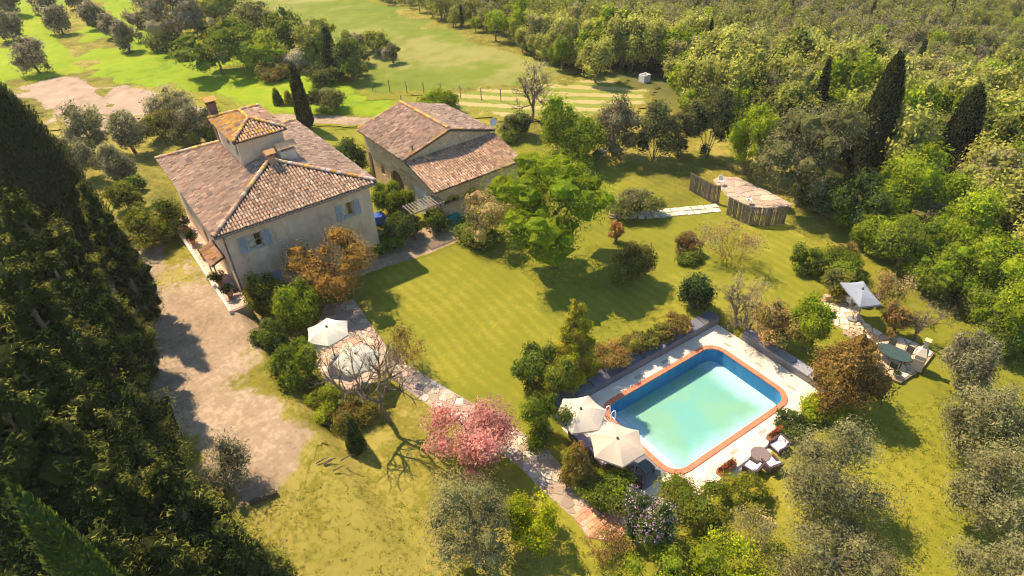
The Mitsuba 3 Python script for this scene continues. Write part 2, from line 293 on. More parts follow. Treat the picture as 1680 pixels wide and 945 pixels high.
for key, pol, lb in (('barbecue_patio', patio_poly, 'raised stone patio with the green table and the barbecue'), ('parasol_patio', gaz_poly, 'stone patio strip under the grey square parasol')):
    z = .22 if key == 'barbecue_patio' else .03
    bed(key, pol.buffer(.05), (.33, .24, .16), z - .02, lb, 'patio'); stones(key, pol, .6, [(.55, .42, .30), (.62, .50, .38), (.48, .37, .27), (.64, .54, .44)], R0, z=z + .04)

# ------------------------------------------------------------------ tiled roofs
TILE = np.array([(.39, .245, .165), (.43, .29, .20), (.30, .185, .13), (.47, .345, .25), (.24, .155, .11), (.43, .245, .155), (.49, .38, .29)])
LICHEN = np.array([(.55, .30, .06), (.60, .38, .09), (.48, .24, .05), (.40, .28, .12)])
def slope(key, pts, r, lichen=0.0, pitch=.235, run=.37, warm=1.0, lname='tile'):
    """One planar roof slope: deck slab = KEY, its half-round tiles = KEY__tile (one mesh). pts: 3-D corners, the first two along the eave."""
    p = np.array(pts, float); e = p[1] - p[0]; L = np.linalg.norm(e); e /= L
    n = np.cross(e, p[2] - p[0]); n /= np.linalg.norm(n); n = n if n[2] > 0 else -n; d = np.cross(n, e)
    if d[2] < 0: d = -d
    poly = Polygon(np.stack([(p - p[0]) @ e, (p - p[0]) @ d], 1)); fr = (p[0], e, d, n)
    scene[key] = M().add(*prism(poly, -.14, 0, fr), (.11, .075, .055)).ply()
    x0, y0, x1, y1 = poly.bounds
    cx, cy = np.meshgrid(np.arange(x0 + pitch / 2, x1, pitch), np.arange(y0 - .04, y1, run)); cx, cy = cx.ravel(), cy.ravel()
    q = poly.buffer(.03); ok = shapely.contains_xy(q, cx, cy + .06) & shapely.contains_xy(q, cx, cy + run * .8); cx, cy = cx[ok], cy[ok]
    N = len(cx); g = np.linspace(0, np.pi, 6); hw = .086
    prof0, prof1 = np.stack([np.cos(g) * hw * 1.06, np.sin(g) * .105], 1), np.stack([np.cos(g) * hw * .86, np.sin(g) * .085], 1)
    lx = np.concatenate([prof0[:, 0], prof1[:, 0]]); lz = np.concatenate([prof0[:, 1] + .028, prof1[:, 1] + .004]); ly = np.repeat([0, run + .05], 6)
    yaw, sc, lift = r.normal(size=N) * .03, 1 + r.normal(size=N) * .04, r.normal(size=N) * .006
    px = cx[:, None] + lx[None] * sc[:, None] + ly[None] * yaw[:, None] + r.normal(size=N)[:, None] * .008; py = cy[:, None] + ly[None] + r.normal(size=N)[:, None] * .02; pz = lz[None] * sc[:, None] + lift[:, None]
    v = p[0] + px[..., None] * e + py[..., None] * d + pz[..., None] * n
    f = np.array([[k, k + 1, 7 + k, 6 + k] for k in range(5)]); f = np.vstack([f[:, [0, 1, 2]], f[:, [0, 2, 3]], [[0, 5, 1], [1, 5, 4], [1, 4, 2], [2, 4, 3]]])
    F = (f[None] + 12 * np.arange(N)[:, None, None]).reshape(-1, 3)
    ctr = v.mean(1); big = nfbm(ctr * .6, 3, 9); sm = nfbm(ctr * 2.2, 2, 4)
    col = (.6 * TILE[r.integers(len(TILE), size=N)] + .4 * TILE[:5].mean(0)) * (1 + r.normal(size=(N, 1)) * .17) * (.72 + .6 * big[:, None]) * [warm, 1, 2 - warm]
    li = (sm * .6 + big * .5 + r.random(N) * .35) < lichen; col[li] = LICHEN[r.integers(4, size=li.sum())]
    scene[key + '__' + lname] = M().add(v.reshape(-1, 3), F, np.repeat(np.clip(col, .02, .9), 12, 0)).ply()
    lab(key + '__' + lname, kind='stuff')
    return fr
def caps(parent, a, b, r, lichen=.3, name='ridge_tile', w=.165):
    """Ridge or hip tiles from a down to b, one entry each."""
    a, b = np.asarray(a, float), np.asarray(b, float); d = b - a; L = np.linalg.norm(d); d /= L; s = np.cross(d, [0, 0, 1]); s /= np.linalg.norm(s); n = np.cross(s, d)
    n = n if n[2] > 0 else -n
    g = np.linspace(-.1, np.pi + .1, 7)
    for k in range(int(L / .42)):
        o = a + d * (k * .42 + .02) + n * .05
        v = [o + d * t + s * np.cos(x) * w * ww + n * np.sin(x) * w * .85 * ww + n * up for t, ww, up in ((0, .9, .0), (.47, 1.05, .03)) for x in g]
        f = [[i, i + 1, 8 + i, 7 + i] for i in range(6)] + [[7, 13, 12, 8], [8, 12, 11, 9], [9, 11, 10, 10]]
        c = LICHEN[r.integers(4)] if r.random() < lichen else TILE[r.integers(len(TILE))] * 1.15
        solid(parent, name, v, f, jit(r, c))
def wall(o, e, h_poly, holes, thick, inward):
    """A wall panel standing on o along e with window openings; thickness towards INWARD."""
    for hl in holes: h_poly = h_poly.difference(hl)
    return prism(h_poly, 0, thick, (np.asarray(o, float), np.asarray(e, float), Z(1), np.asarray(inward, float)))
PLAIN = (.5, .4, .3)

# ------------------------------------------------------------------ the farmhouse
R1 = np.random.default_rng(21)
hk = lab('farmhouse', 'large plastered farmhouse with hipped tile roof, small roof tower and blue-grey shutters', 'house')
w1, w2, g1 = sbox(2.08, 4.4, 3.16, 5.6), sbox(9.48, 4.22, 10.4, 5.46), sbox(3.1, 1.1, 3.65, 2.0)
hw = M()
o, L = H(0, .55, 0), 12.52
hw.add(*wall(H(0, .55, 0), HU, sbox(.55, -.6, 11.97, 6.55), [w1, w2, g1], .45, HV))
ldoor, lwin = sbox(7.6, .9, 8.8, 3.3), sbox(12.2, 4.3, 13.1, 5.5)
hw.add(*wall(H(.55, 0, 0), HV, sbox(1.0, -.6, 16.1, 6.55), [ldoor, lwin], .45, HU))
hw.add(*wall(H(11.97, 0, 0), HV, sbox(1.0, -.6, 16.1, 6.55), [], .45, -HU))
hw.add(*wall(H(1.0, 16.1, 0), HU, sbox(0, -.6, 10.52, 6.55), [], .45, -HV))
v, f, _ = hw.get(); put(hk + '__wall', ply((v, f), 'plaster'))
solid(hk, 'plinth', *prism(sbox(0, 0, 11.44, .9), 0, .03, (H(.54, .55, -.4), HU, Z(1), -HV)), (.40, .30, .20))
SHUT, DARK = (.34, .36, .385), (.05, .05, .05)
def window(parent, fr, x0, z0, x1, z1, shutters=True, kind='window', sw=None):
    """fr (o, e, out): panel origin, along, outward."""
    o, e, out = fr; w = part(parent, kind, M().add(*prism(sbox(x0 + .02, z0 + .02, x1 - .02, z1 - .02).difference(sbox(x0 + .09, z0 + .09, x1 - .09, z1 - .09)).union(sbox((x0 + x1) / 2 - .03, z0 + .05, (x0 + x1) / 2 + .03, z1 - .05)).union(sbox(x0 + .05, (z0 + z1) / 2 - .02, x1 - .05, (z0 + z1) / 2 + .02)), -.24, -.18, (o, e, Z(1), out)), (.42, .38, .33)).ply())
    put(w + '__pane', ply((np.array([o + e * a + Z(b) - out * .21 for a, b in ((x0 + .05, z0 + .05), (x1 - .05, z0 + .05), (x1 - .05, z1 - .05), (x0 + .05, z1 - .05))]), np.array([[0, 1, 2, 3]])), 'glass'))
    put(w + '__sill', M().add(*hexa(o + e * (x0 + x1) / 2 + Z(z0 - .05) + out * .0, e * ((x1 - x0) / 2 + .08), out * .09, Z(.045)), (.5, .44, .37)).ply())
    put(w + '__curtain', M().add(*hexa(o + e * (x0 + (x1 - x0) * .3) + Z((z0 + z1) / 2) - out * .36, e * (x1 - x0) * .22, out * .015, Z((z1 - z0) / 2 - .06)), (.55, .5, .42)).ply())
    if shutters:
        s = sw or (x1 - x0) / 2 + .03
        for side in (-1, 1):
            x = x0 - .05 - s / 2 if side < 0 else x1 + .05 + s / 2
            m = M().add(*prism(sbox(x - s / 2, z0 - .04, x + s / 2, z1 + .04).difference(sbox(x - s / 2 + .07, z0 + .04, x + s / 2 - .07, z1 - .04)), .03, .075, (o, e, Z(1), out)), SHUT)
            sh = put(num(w + '__shutter'), m.ply())
            lv = M()
            for zz in np.arange(z0 + .06, z1 - .05, .075): lv.box(o + e * x + Z(zz) + out * .05, e * (s / 2 - .07), out * .018 - Z(.018), Z(.012) + out * .012, SHUT)
            put(num(w + '__louvre'), lv.ply())
FR = (H(0, .55, 0), HU, -HV)
window(hk, FR, 2.08, 4.4, 3.16, 5.6); window(hk, FR, 9.48, 4.22, 10.4, 5.46); window(hk, FR, 3.1, 1.1, 3.65, 2.0, False)
solid(hk, 'basement_shutter', *prism(sbox(3.1, 1.05, 3.66, 2.05), -.02, .04, FR[:1] + (HU, Z(1), -HV)), (.26, .32, .42))
FL = (H(.55, 0, 0), HV, -HU)
window(hk, FL, 12.2, 4.3, 13.1, 5.5)
d0 = solid(hk, 'door', *prism(sbox(7.65, .9, 8.75, 3.28), -.2, -.14, (H(.55, 0, 0), HV, Z(1), -HU)), (.20, .11, .06))
put(d0 + '__handle', M().add(*tube([H(.36, 8.6, 2.0), H(.36, 8.6, 2.15)], .015), (.5, .45, .3)).ply())
floor_slab = solid(hk, 'upper_floor', *prism(sbox(1.0, 1.0, 11.5, 15.6), 0, .2, (H(0, 0, 3.2), HU, HV, Z(1))), (.3, .25, .2))
EZ = 6.62; c00, c10, c11, c01 = H(0, 0, EZ), H(12.52, 0, EZ), H(12.52, 16.66, EZ), H(0, 16.66, EZ); r0, r1 = H(6.35, 5.2, 8.52), H(6.35, 11.4, 8.52)
slope(hk + '__roof', [c00, c10, r0], R1, .30); slope(hk + '__roof_001', [c01, c00, r0, r1], R1, .36, warm=.97); slope(hk + '__roof_002', [c10, c11, r1, r0], R1, .28, warm=.95); slope(hk + '__roof_003', [c11, c01, r1], R1)
for a, b in ((r0, c00), (r0, c10), (r1, c11), (r1, c01), (r0, r1)): caps(hk, a + Z(.06), b + Z(.06), R1, .25, 'hip_tile')
for a, b in ((c00, c10), (c01, c00), (c10, c11)):                              # eave board under the tile ends
    d = b - a; n = np.cross(d / np.linalg.norm(d), Z(1)); solid(hk, 'eave_board', *hexa((a + b) / 2 - Z(.10) - n * .06, d / 2, n * .03, Z(.07)), (.33, .24, .17))
solid(hk, 'gutter', *tube([H(-.02, -.09, 6.5), H(12.55, -.09, 6.46)], .065, 6), (.22, .17, .13)); solid(hk, 'downpipe', *tube([H(.62, .0, 6.45), H(.62, .42, 6.0), H(.62, .46, 5.6), H(.62, .46, .2)], .05, 6), (.17, .13, .10))
m = M()
for k in np.arange(.3, 12.3, .55): m.box(H(k, .3, 6.5), HU * .04, HV * .28 + Z(.1), Z(.05), (.24, .16, .1))
part(hk, 'rafter', m.ply()); lab(hk + '__rafter', kind='stuff')
tw = M()
ta0, ta1, tb0, tb1 = 4.66, 8.22, 6.5, 12.25
tw.add(*wall(H(0, tb0, 0), HU, sbox(ta0, 7.2, ta1, 10.1), [], .3, HV)); tw.add(*wall(H(ta0, 0, 0), HV, sbox(tb0 + .3, 7.2, tb1, 10.1), [sbox(6.95, 8.75, 7.6, 9.85), sbox(9.0, 9.0, 9.8, 9.9)], .3, HU))
tw.add(*wall(H(ta1, 0, 0), HV, sbox(tb0 + .3, 7.2, tb1, 10.1), [], .3, -HU)); tw.add(*wall(H(0, tb1, 0), HU, sbox(ta0 + .3, 7.2, ta1 - .3, 10.1), [], .3, -HV))
v, f, _ = tw.get(); put(hk + '__tower', ply((v, f), 'plaster'))
put(hk + '__tower__shutter', M().add(*prism(sbox(6.95, 8.75, 7.6, 9.85), -.16, -.1, (H(ta0, 0, 0), HV, Z(1), -HU)), (.16, .12, .09)).ply())
t0, t1, t2, t3, tc0, tc1 = H(4.33, 6.15, 10.2), H(8.54, 6.15, 10.2), H(8.54, 12.6, 10.2), H(4.33, 12.6, 10.2), H(6.43, 8.3, 10.95), H(6.43, 10.45, 10.95)
for k, (a, li) in enumerate((([t0, t1, tc0], .62), ([t3, t0, tc0, tc1], .75), ([t1, t2, tc1, tc0], .4), ([t2, t3, tc1], .5))): slope(hk + '__tower_roof' + ('' if k == 0 else f'_{k:03d}'), a, R1, li, warm=1.06)
for a, b in ((tc0, t0), (tc0, t1), (tc1, t2), (tc1, t3), (tc0, tc1)): caps(hk, a + Z(.06), b + Z(.06), R1, .7, 'tower_ridge_tile', .13)
def chimney(parent, a, b, z0, z1, w, d, col, capcol, name='chimney', gable=False):
    o = H(a, b, 0); c = part(parent, name, M().add(*prism(sbox(-w, -d, w, d), z0, z1, (o, HU, HV, Z(1))), col).add(*prism(sbox(-w - .06, -d - .06, w + .06, d + .06), z1 - .1, z1, (o, HU, HV, Z(1))), col).ply())
    m = M()
    for i in (-1, 1):
        for k in (-1, 1): m.box(o + HU * i * (w - .06) + HV * k * (d - .06) + Z(z1 + .12), HU * .06, HV * .06, Z(.12), np.asarray(col) * .9)
    m.add(*prism(Polygon([(-d - .16, 0), (d + .16, 0), (0, .26 if not gable else .4)]), -w - .15, w + .15, (o + Z(z1 + .24), HV, Z(1), HU)), capcol)
    put(c + '__cap', m.ply()); return c
lab(chimney(hk, 4.95, 12.9, 7.6, 11.35, .32, .34, (.17, .095, .07), (.58, .30, .10)), 'dark brick chimney rising behind the tower')
lab(chimney(hk, 7.9, 5.7, 7.6, 8.85, .62, .36, (.50, .43, .35), (.46, .30, .18), gable=True), 'low plastered chimney with tiled gable cap')
lab(chimney(hk, 6.4, 4.85, 8.0, 9.05, .24, .24, (.42, .24, .13), (.55, .30, .12)), 'small terracotta chimney at the end of the ridge')
# terrace along the left wall
tz = 1.25
lt = lab('side_terrace', 'narrow paved terrace along the left wall of the farmhouse', 'terrace', kind='structure')
put(lt, M().add(*prism(sbox(-.72, -1.3, .53, 15.4), -1.0, .05, (H(0, 0, tz), HU, HV, Z(1))), (.42, .31, .24)).ply())
for k in range(2):
    for b in np.arange(-1.2, 14.8, .6):
        col = jit(R1, (.50, .36, .29), .12); solid(lt, 'paver', *hexa(H(-.40 + k * .58, b + .3, tz + .07), HU * .275, HV * .285, Z(.025)), col)
kw = lab('terrace_kerb_wall', 'low pale kerb wall edging the side terrace by the gravel drive', 'wall')
for k, b in enumerate(np.arange(-1.5, 15.2, .8)): solid(kw, 'coping', *hexa(H(-.84, b + .4, tz + .06), HU * .11, HV * .39, Z(.24)), jit(R1, (.60, .53, .43), .07))
pk = part(hk, 'porch', M().box(H(-.38, 2.5, 2.25), HU * .05, HV * .05, Z(.95), (.25, .16, .1)).box(H(-.38, 5.0, 2.25), HU * .05, HV * .05, Z(.95), (.25, .16, .1)).box(H(-.38, 3.75, 3.2), HU * .05, HV * 1.4, Z(.06), (.25, .16, .1)).ply())
slope(hk + '__porch_roof', [H(-.6, 5.25, 3.3), H(-.6, 2.25, 3.3), H(.54, 2.25, 3.72), H(.54, 5.25, 3.72)], R1, .55, warm=1.1)

# ------------------------------------------------------------------ the barn
bk = lab('barn', 'long stone barn with gabled tile roof and a tiled lean-to in front', 'barn')
R2 = np.random.default_rng(31)
def arch(x0, x1, z0, z1): # opening with a round head
    c, rr = (x0 + x1) / 2, (x1 - x0) / 2; zs = max(z0, z1 - rr); g = np.linspace(0, np.pi, 13)
    return Polygon([(x0, z0), (x1, z0)] + [(c + rr * np.cos(a), zs + (z1 - zs) * np.sin(a)) for a in g])
bw = M(); W_, L_ = 9.97, 9.07
bw.add(*wall(B(.45, 0, 0), HV, sbox(.1, -.5, L_ - .3, 4.9), [arch(1.4, 4.0, -.2, 2.85), arch(7.6, 9.0 - .4, -.2, 2.9), sbox(5.2, 1.4, 6.0, 2.5)], .4, HU))
bw.add(*wall(B(W_ - .4, 0, 0), HV, sbox(.1, -.5, L_ - .3, 4.9), [], .4, -HU))
gab = Polygon([(.45, -.5), (W_ - .4, -.5), (W_ - .4, 4.9), (W_ * .51, 6.3), (.45, 4.9)])
bw.add(*wall(B(0, L_ - .3, 0), HU, gab, [], .4, -HV)); bw.add(*wall(B(0, .1, 0), HU, gab, [], .4, HV))
v, f, _ = bw.get(); put(bk + '__wall', ply((v, f), 'rubble'))
lw_ = M(); fb = -4.19
lw_.add(*wall(B(0, fb, 0), HU, sbox(.5, -.5, W_ - .4, 3.35), [arch(1.24, 3.12, 1.62, 2.5), arch(3.4, 5.1, 1.62, 2.55), sbox(7.0, 0, 8.0, 2.2)], .4, HV))
lw_.add(*wall(B(.5, 0, 0), HV, Polygon([(fb + .4, -.5), (.1, -.5), (.1, 4.4), (fb + .4, 3.45)]), [sbox(-2.75, -.1, -.25, 2.75)], .4, HU)); lw_.add(*wall(B(W_ - .4, 0, 0), HV, Polygon([(fb + .4, -.5), (.1, -.5), (.1, 4.4), (fb + .4, 3.45)]), [], .4, -HU))
v, f, _ = lw_.get(); put(bk + '__lean_to_wall', ply((v, f), 'rubble'))
for x0, x1, z1 in ((1.24, 3.12, 2.5), (3.4, 5.1, 2.55)):
    ar = arch(x0, x1, 1.62, z1); w = part(bk, 'lunette_window', M().add(*prism(ar.difference(ar.buffer(-.08)).union(sbox((x0 + x1) / 2 - .03, 1.64, (x0 + x1) / 2 + .03, z1 - .02)), -.22, -.16, (B(0, fb, 0), HU, Z(1), -HV)), (.30, .22, .15)).ply())
    put(w + '__pane', ply(prism(ar.buffer(-.05), -.195, -.19, (B(0, fb, 0), HU, Z(1), -HV)), 'glass'))
    put(w + '__surround', M().add(*prism(arch(x0 - .16, x1 + .16, 1.5, z1 + .16).difference(ar), .0, .035, (B(0, fb, 0), HU, Z(1), -HV)), (.50, .36, .22)).ply())
for k in range(2): solid(bk, 'white_door', *prism(sbox(-2.73 + k * 1.24, -.1, -1.52 + k * 1.24, 2.74), -.12, -.06, (B(.5, 0, 0), HV, Z(1), -HU)), (.66, .61, .56))
for x0, x1, z1 in ((1.4, 4.0, 2.85), (7.6, 8.6, 2.9)): solid(bk, 'arched_door', *prism(arch(x0, x1, -.2, z1), -.3, -.22, (B(.45, 0, 0), HV, Z(1), -HU)), (.13, .085, .05))
e0, e1, f0, f1, g0, g1_ = B(0, -.15, 5.0), B(W_, -.15, 5.0), B(0, L_, 5.0), B(W_, L_, 5.0), B(W_ * .51, -.15, 6.44), B(W_ * .51, L_, 6.44)
slope(bk + '__roof', [f0, e0, g0, g1_], R2, .27, warm=.98); slope(bk + '__roof_001', [e1, f1, g1_, g0], R2, .27, warm=.95)
caps(bk, g1_ + Z(.06), g0 + Z(.06), R2, .55, 'ridge_tile')
caps(bk, g0 + Z(.04), e0 + Z(.06), R2, .3, 'verge_tile', .10); caps(bk, g0 + Z(.04), e1 + Z(.06), R2, .2, 'verge_tile', .10); caps(bk, g1_ + Z(.04), f0 + Z(.06), R2, .8, 'verge_tile', .10)
caps(bk, B(W_ * .255, L_ * .55, 5.78) + Z(.0), B(.1, L_ * .55, 5.09), R2, .2, 'roof_seam_tile', .08)
slope(bk + '__lean_to_roof', [B(.24, -4.64, 3.54), B(W_, -4.64, 3.54), B(W_, .1, 4.72), B(.24, .1, 4.72)], R2, .33, warm=1.04)
solid(bk, 'flue_pipe', *tube([B(1.3, .35, 4.2), B(1.3, .35, 5.7)], .07, 8), (.08, .07, .06)); solid(bk, 'flue_cap', *tube([B(1.3, .35, 5.7), B(1.3, .35, 5.75), B(1.3, .35, 5.82), B(1.3, .35, 5.9)], [.04, .13, .15, .02], 8), (.08, .07, .06))
ds = lab('satellite_dish', 'grey satellite dish on the far corner of the barn roof', 'satellite dish')
solid(ds, 'dish', *lathe([(.02, 0), (.2, .02), (.36, .08), (.38, .10), (.36, .095), (.2, .035), (.02, .015)], 16), (.55, .55, .56), 'satin'); scene[ds + '__dish']['to_world'] = T().translate((B(W_ + .1, .3, 5.65)).tolist()).rotate([0.9, .4, 0], 70)
solid(ds, 'mast', *tube([B(W_ - .05, .3, 4.9), B(W_ - .05, .3, 5.75)], .03), (.3, .3, .3))

# ------------------------------------------------------------------ swimming pool
pk = lab('swimming_pool', 'rounded rectangular swimming pool with salmon coping and shallow green-blue water', 'swimming pool')
rr = lambda o, r: sbox(o + r, o + r, PA - o - r, PB - o - r).buffer(r, 16)
out, inn = rr(.04, 1.22), rr(.36, .95)
PF = (PO, PU, PV, Z(1))
ring = out.difference(inn); m = M(); c0 = np.array([PA / 2, PB / 2]); ext = LineString(out.exterior.coords)
n = 68
for k in range(n):                                                  # coping laid in single pieces
    a, b = (np.array(ext.interpolate(t / n, normalized=True).coords[0]) for t in (k + .02, k + .98))
    def inw(q):
        return np.array(inn.exterior.interpolate(inn.exterior.project(Point(*q))).coords[0])
    pc = Polygon([a, b, inw(b), inw(a)])
    v, f = prism(pc, -.55, -.545 + .0, PF); v2, f2 = prism(pc.buffer(.002), -.62, -.545, PF); m.add(v2, f2, jit(R2, (.60, .185, .105), .04))
part(pk, 'coping', m.ply())
def basin_z(a, b):
    e = np.minimum(np.minimum(a - .36, PA - .36 - a), PB - .36 - b)
    return -1.84 + .30 * sst(2.4, .6, b) + .10 * sst(.9, .3, np.minimum(PA - .36 - a, PB - .36 - b))
g = np.array(inn.buffer(.10).exterior.coords)[:-1]
A_, B_ = np.meshgrid(np.arange(0, PA + .1, .2), np.arange(0, PB + .1, .2)); ok = shapely.contains_xy(inn.buffer(.3), A_, B_)
ny_, nx_ = A_.shape; i, j = np.meshgrid(np.arange(ny_ - 1), np.arange(nx_ - 1), indexing='ij'); q = (i * nx_ + j).ravel(); quads = np.stack([q, q + 1, q + nx_ + 1, q + nx_], 1); quads = quads[ok.ravel()[quads].all(1)]
used, inv = np.unique(quads, return_inverse=True); v = (PO + A_[..., None] * PU + B_[..., None] * PV + Z(1) * basin_z(A_, B_)[..., None]).reshape(-1, 3)[used]
put(pk + '__floor', ply((v, inv.reshape(-1, 4)), 'pool_paint', smooth=True))
put(pk + '__basin_wall', ply(prism(inn.buffer(.22).difference(inn.buffer(.02)), -2.4, -.621, PF), 'pool_paint'))
wv, wf = prism(inn.buffer(.01), -1.72, -1.719, PF)
tri = trimesh.Trimesh(wv, wf); top = wv[:, 2] > -1.7195; ff = wf[top[wf].all(1)]
put(pk + '__water', ply((wv, ff), 'water'))
ld = lab('pool_ladder', 'white tubular pool ladder at the left corner of the pool', 'ladder')
for k in (-.25, .25):
    a = 1.15 + k
    solid(ld, 'rail', *tube([PL(a, .12, -.6), PL(a, .12, -.05), PL(a, .2, .12), PL(a, .36, .15), PL(a, .47, .05), PL(a, .50, -.3), PL(a, .50, -1.6)], .035, 8), (.85, .87, .88), 'satin')
for zz in (-.75, -1.05, -1.35): solid(ld, 'tread', *hexa(PL(1.15, .50, zz), PU * .24, PV * .05, Z(.015)), (.8, .82, .84), 'satin')
deck_outer = Polygon([(-.95, -2.55), (8.1, -2.55), (8.1, 2.6), (8.0, 7.3), (7.5, 11.0), (7.5, 12.15), (-.95, 12.15)])
lab('pool_deck', 'cream stone deck around the swimming pool', 'deck', kind='structure')
put('pool_deck', M().add(*prism(deck_outer.difference(out.buffer(.0)), -.9, -.625, PF), (.45, .40, .32)).ply())
low_deck = Polygon([(8.1, 1.0), (10.6, 1.0), (10.6, 7.6), (8.0, 7.6)])
lab('lower_deck', 'sunny lower deck step with the wicker seats at the right of the pool', 'deck', kind='structure')
put('lower_deck', M().add(*prism(low_deck.buffer(-.01), -1.0, -.76, PF), (.45, .40, .32)).ply())
def slabs(key, poly, da, db, z):
    a0, b0, a1, b1 = poly.bounds
    for i, a in enumerate(np.arange(a0, a1, da)):
        for b in np.arange(b0 - db * .5 * (i % 2), b1, db):
            s = sbox(a, b, a + da - .012, b + db - .012).intersection(poly)
            for gg in getattr(s, 'geoms', [s]):
                if gg.is_empty or gg.geom_type != 'Polygon' or gg.area < .03: continue
                v, f = prism(gg.simplify(.01), z - .03, z + R2.normal() * .0015, PF); put(num(key + '__slab'), ply((v, f), 'slab'))
slabs('pool_deck', deck_outer.difference(out.buffer(.01)), .7, 1.0, -.6); slabs('lower_deck', low_deck, .7, 1.0, -.735)
for p in ((9.901, 31.239), (7.870, 29.954), (14.471, 32.516), (15.857, 30.478), (16.892, 29.374), (17.173, 28.262), (14.209, 24.900), (12.114, 23.563)):
    lb = (np.array(p) - PO[:2]) @ PU[:2]; bb = (np.array(p) - PO[:2]) @ PV[:2]; along, acr = (PV, PU) if (lb < 0 or lb > PA) else (PU, PV)
    m = M().box(np.r_[p, -.592], along * .28, acr * .10, Z(.006), (.42, .40, .33))
    for t in np.linspace(-.24, .24, 9): m.box(np.r_[p, -.583] + along * t, along * .012, acr * .085, Z(.004), (.30, .29, .24))
    part('pool_deck', 'drain_cover', m.ply())
solid('pool_deck', 'step_edge', *prism(sbox(8.02, 2.9, 8.1, 7.0), -.73, -.594, PF), (.30, .31, .33))
GREY = (.13, .13, .155)
rw = lab('pool_retaining_wall', 'long dark grey retaining wall with sloping cap along the lawn side of the pool', 'wall')
solid(rw, 'face', *prism(sbox(-1.25, -2.0, -.97, 12.3), -1.2, -.10, PF), (.16, .155, .17))
for b in np.arange(-2.0, 12.2, 1.43): solid(rw, 'cap', *hexa(PL(-1.42, b + .70, -.02), PU * .45 + Z(-.05), PV * .69, Z(.05)), jit(R2, GREY, .08))
rw2 = lab('pool_retaining_wall_001', 'shorter grey retaining wall with sunlit cap behind the far end of the pool', 'wall')
solid(rw2, 'face', *prism(sbox(1.1, 12.17, 7.6, 12.45), -1.2, -.10, PF), (.16, .155, .17))
for a in np.arange(1.1, 7.4, 1.3): solid(rw2, 'cap', *hexa(PL(a + .63, 12.5, -.02), PU * .63, PV * .36 + Z(.04), Z(.05)), jit(R2, (.25, .25, .285), .08))

# ------------------------------------------------------------------ parasols and furniture
def parasol(key, x, y, z0, R, n, rot, col, label, h=2.25, rise=.40, rects=None, group=None):
    r = np.random.default_rng(int(abs(x * 37 + y * 11)) % 1000)
    lab(key, label, 'parasol', group); o = np.array([x, y, z0])
    g = rot + np.arange(n) * 2 * np.pi / n; rim = np.stack([np.cos(g) * R, np.sin(g) * R, g * 0 + h], 1) if rects is None else np.array([[a, b, h] for a, b in rects])
    K = 6; m = M(); ap = np.array([0, 0, h + rise])
    for k in range(n):
        a, b = rim[k], rim[(k + 1) % n]; rows = []
        for t in np.linspace(.02, 1, K):
            row = []
            for s in np.linspace(0, 1, 5):
                e = a * (1 - s) + b * s; p = ap * (1 - t) + e * t; p = p + Z(.10 * math.sin(math.pi * t) - .07 * t * math.sin(math.pi * s)); p[:2] *= 1 - .035 * t * math.sin(math.pi * s); row.append(p)
            rows.append(row)
        row = [p - Z(.12) for p in rows[-1]]; rows.append(row)
        v = np.array(rows).reshape(-1, 3); f = [[i * 5 + j, i * 5 + j + 1, i * 5 + j + 6, i * 5 + j + 5] for i in range(K) for j in range(4)]
        m.add(v + o, f, np.asarray(col) * (1 + .02 * r.normal()))
    put(key + '__canopy', m.ply('cloth'))
    solid(key, 'pole', *tube([o, o + Z(h + rise - .05)], .03, 8), (.35, .27, .18) if n == 6 else (.25, .25, .27))
    for k in range(n): solid(key, 'rib', *tube([o + Z(h + rise - .06), o + rim[k] * .99 - Z(.03)], .014, 4), (.35, .27, .18))
    solid(key, 'base', *lathe([(0.0, 0), (.32, 0), (.32, .07), (.06, .11), (.05, .3), (0, .3)], 16, o), (.2, .2, .2))
    solid(key, 'finial', *lathe([(0, .0), (.07, .0), (.08, .05), (.04, .10), (.02, .16), (0, .17)], 8, o + Z(h + rise + .0)), (.1, .08, .07))
scene['cloth'] = dict(type='principledthin', base_color=ATTR, roughness=0.9, diff_trans=0.5, eta=1.3)
parasol('parasol', 3.50, 25.0, -.6, 1.52, 6, .1, (.60, .535, .46), 'cream hexagonal parasol nearest the pool ladder')
parasol('parasol_001', 5.20, 22.75, -.6, 1.56, 6, .55, (.60, .50, .405), 'cream-pink hexagonal parasol over the dark rug by the pool')
parasol('parasol_002', -12.25, 32.75, .05, 1.5, 6, .75, (.64, .63, .56), 'off-white hexagonal parasol on the stone terrace, the one nearer the farmhouse')
parasol('parasol_003', -9.9, 29.95, .05, 1.5, 6, .3, (.52, .52, .45), 'weathered greyish hexagonal parasol on the stone terrace, behind bare branches')
parasol('square_parasol', 23.35, 33.75, .05, 1.5, 4, 0, (.27, .305, .38), 'blue-grey rectangular parasol on the garden patio', rise=.34, rects=[(-.82, 1.33), (-.72, -1.40), (.76, -1.27), (.78, 1.33)][::1])
WICK, CUSH = (.075, .055, .06), (.62, .56, .64)
def rot2(a): return np.array([math.cos(a), math.sin(a), 0]), np.array([-math.sin(a), math.cos(a), 0])
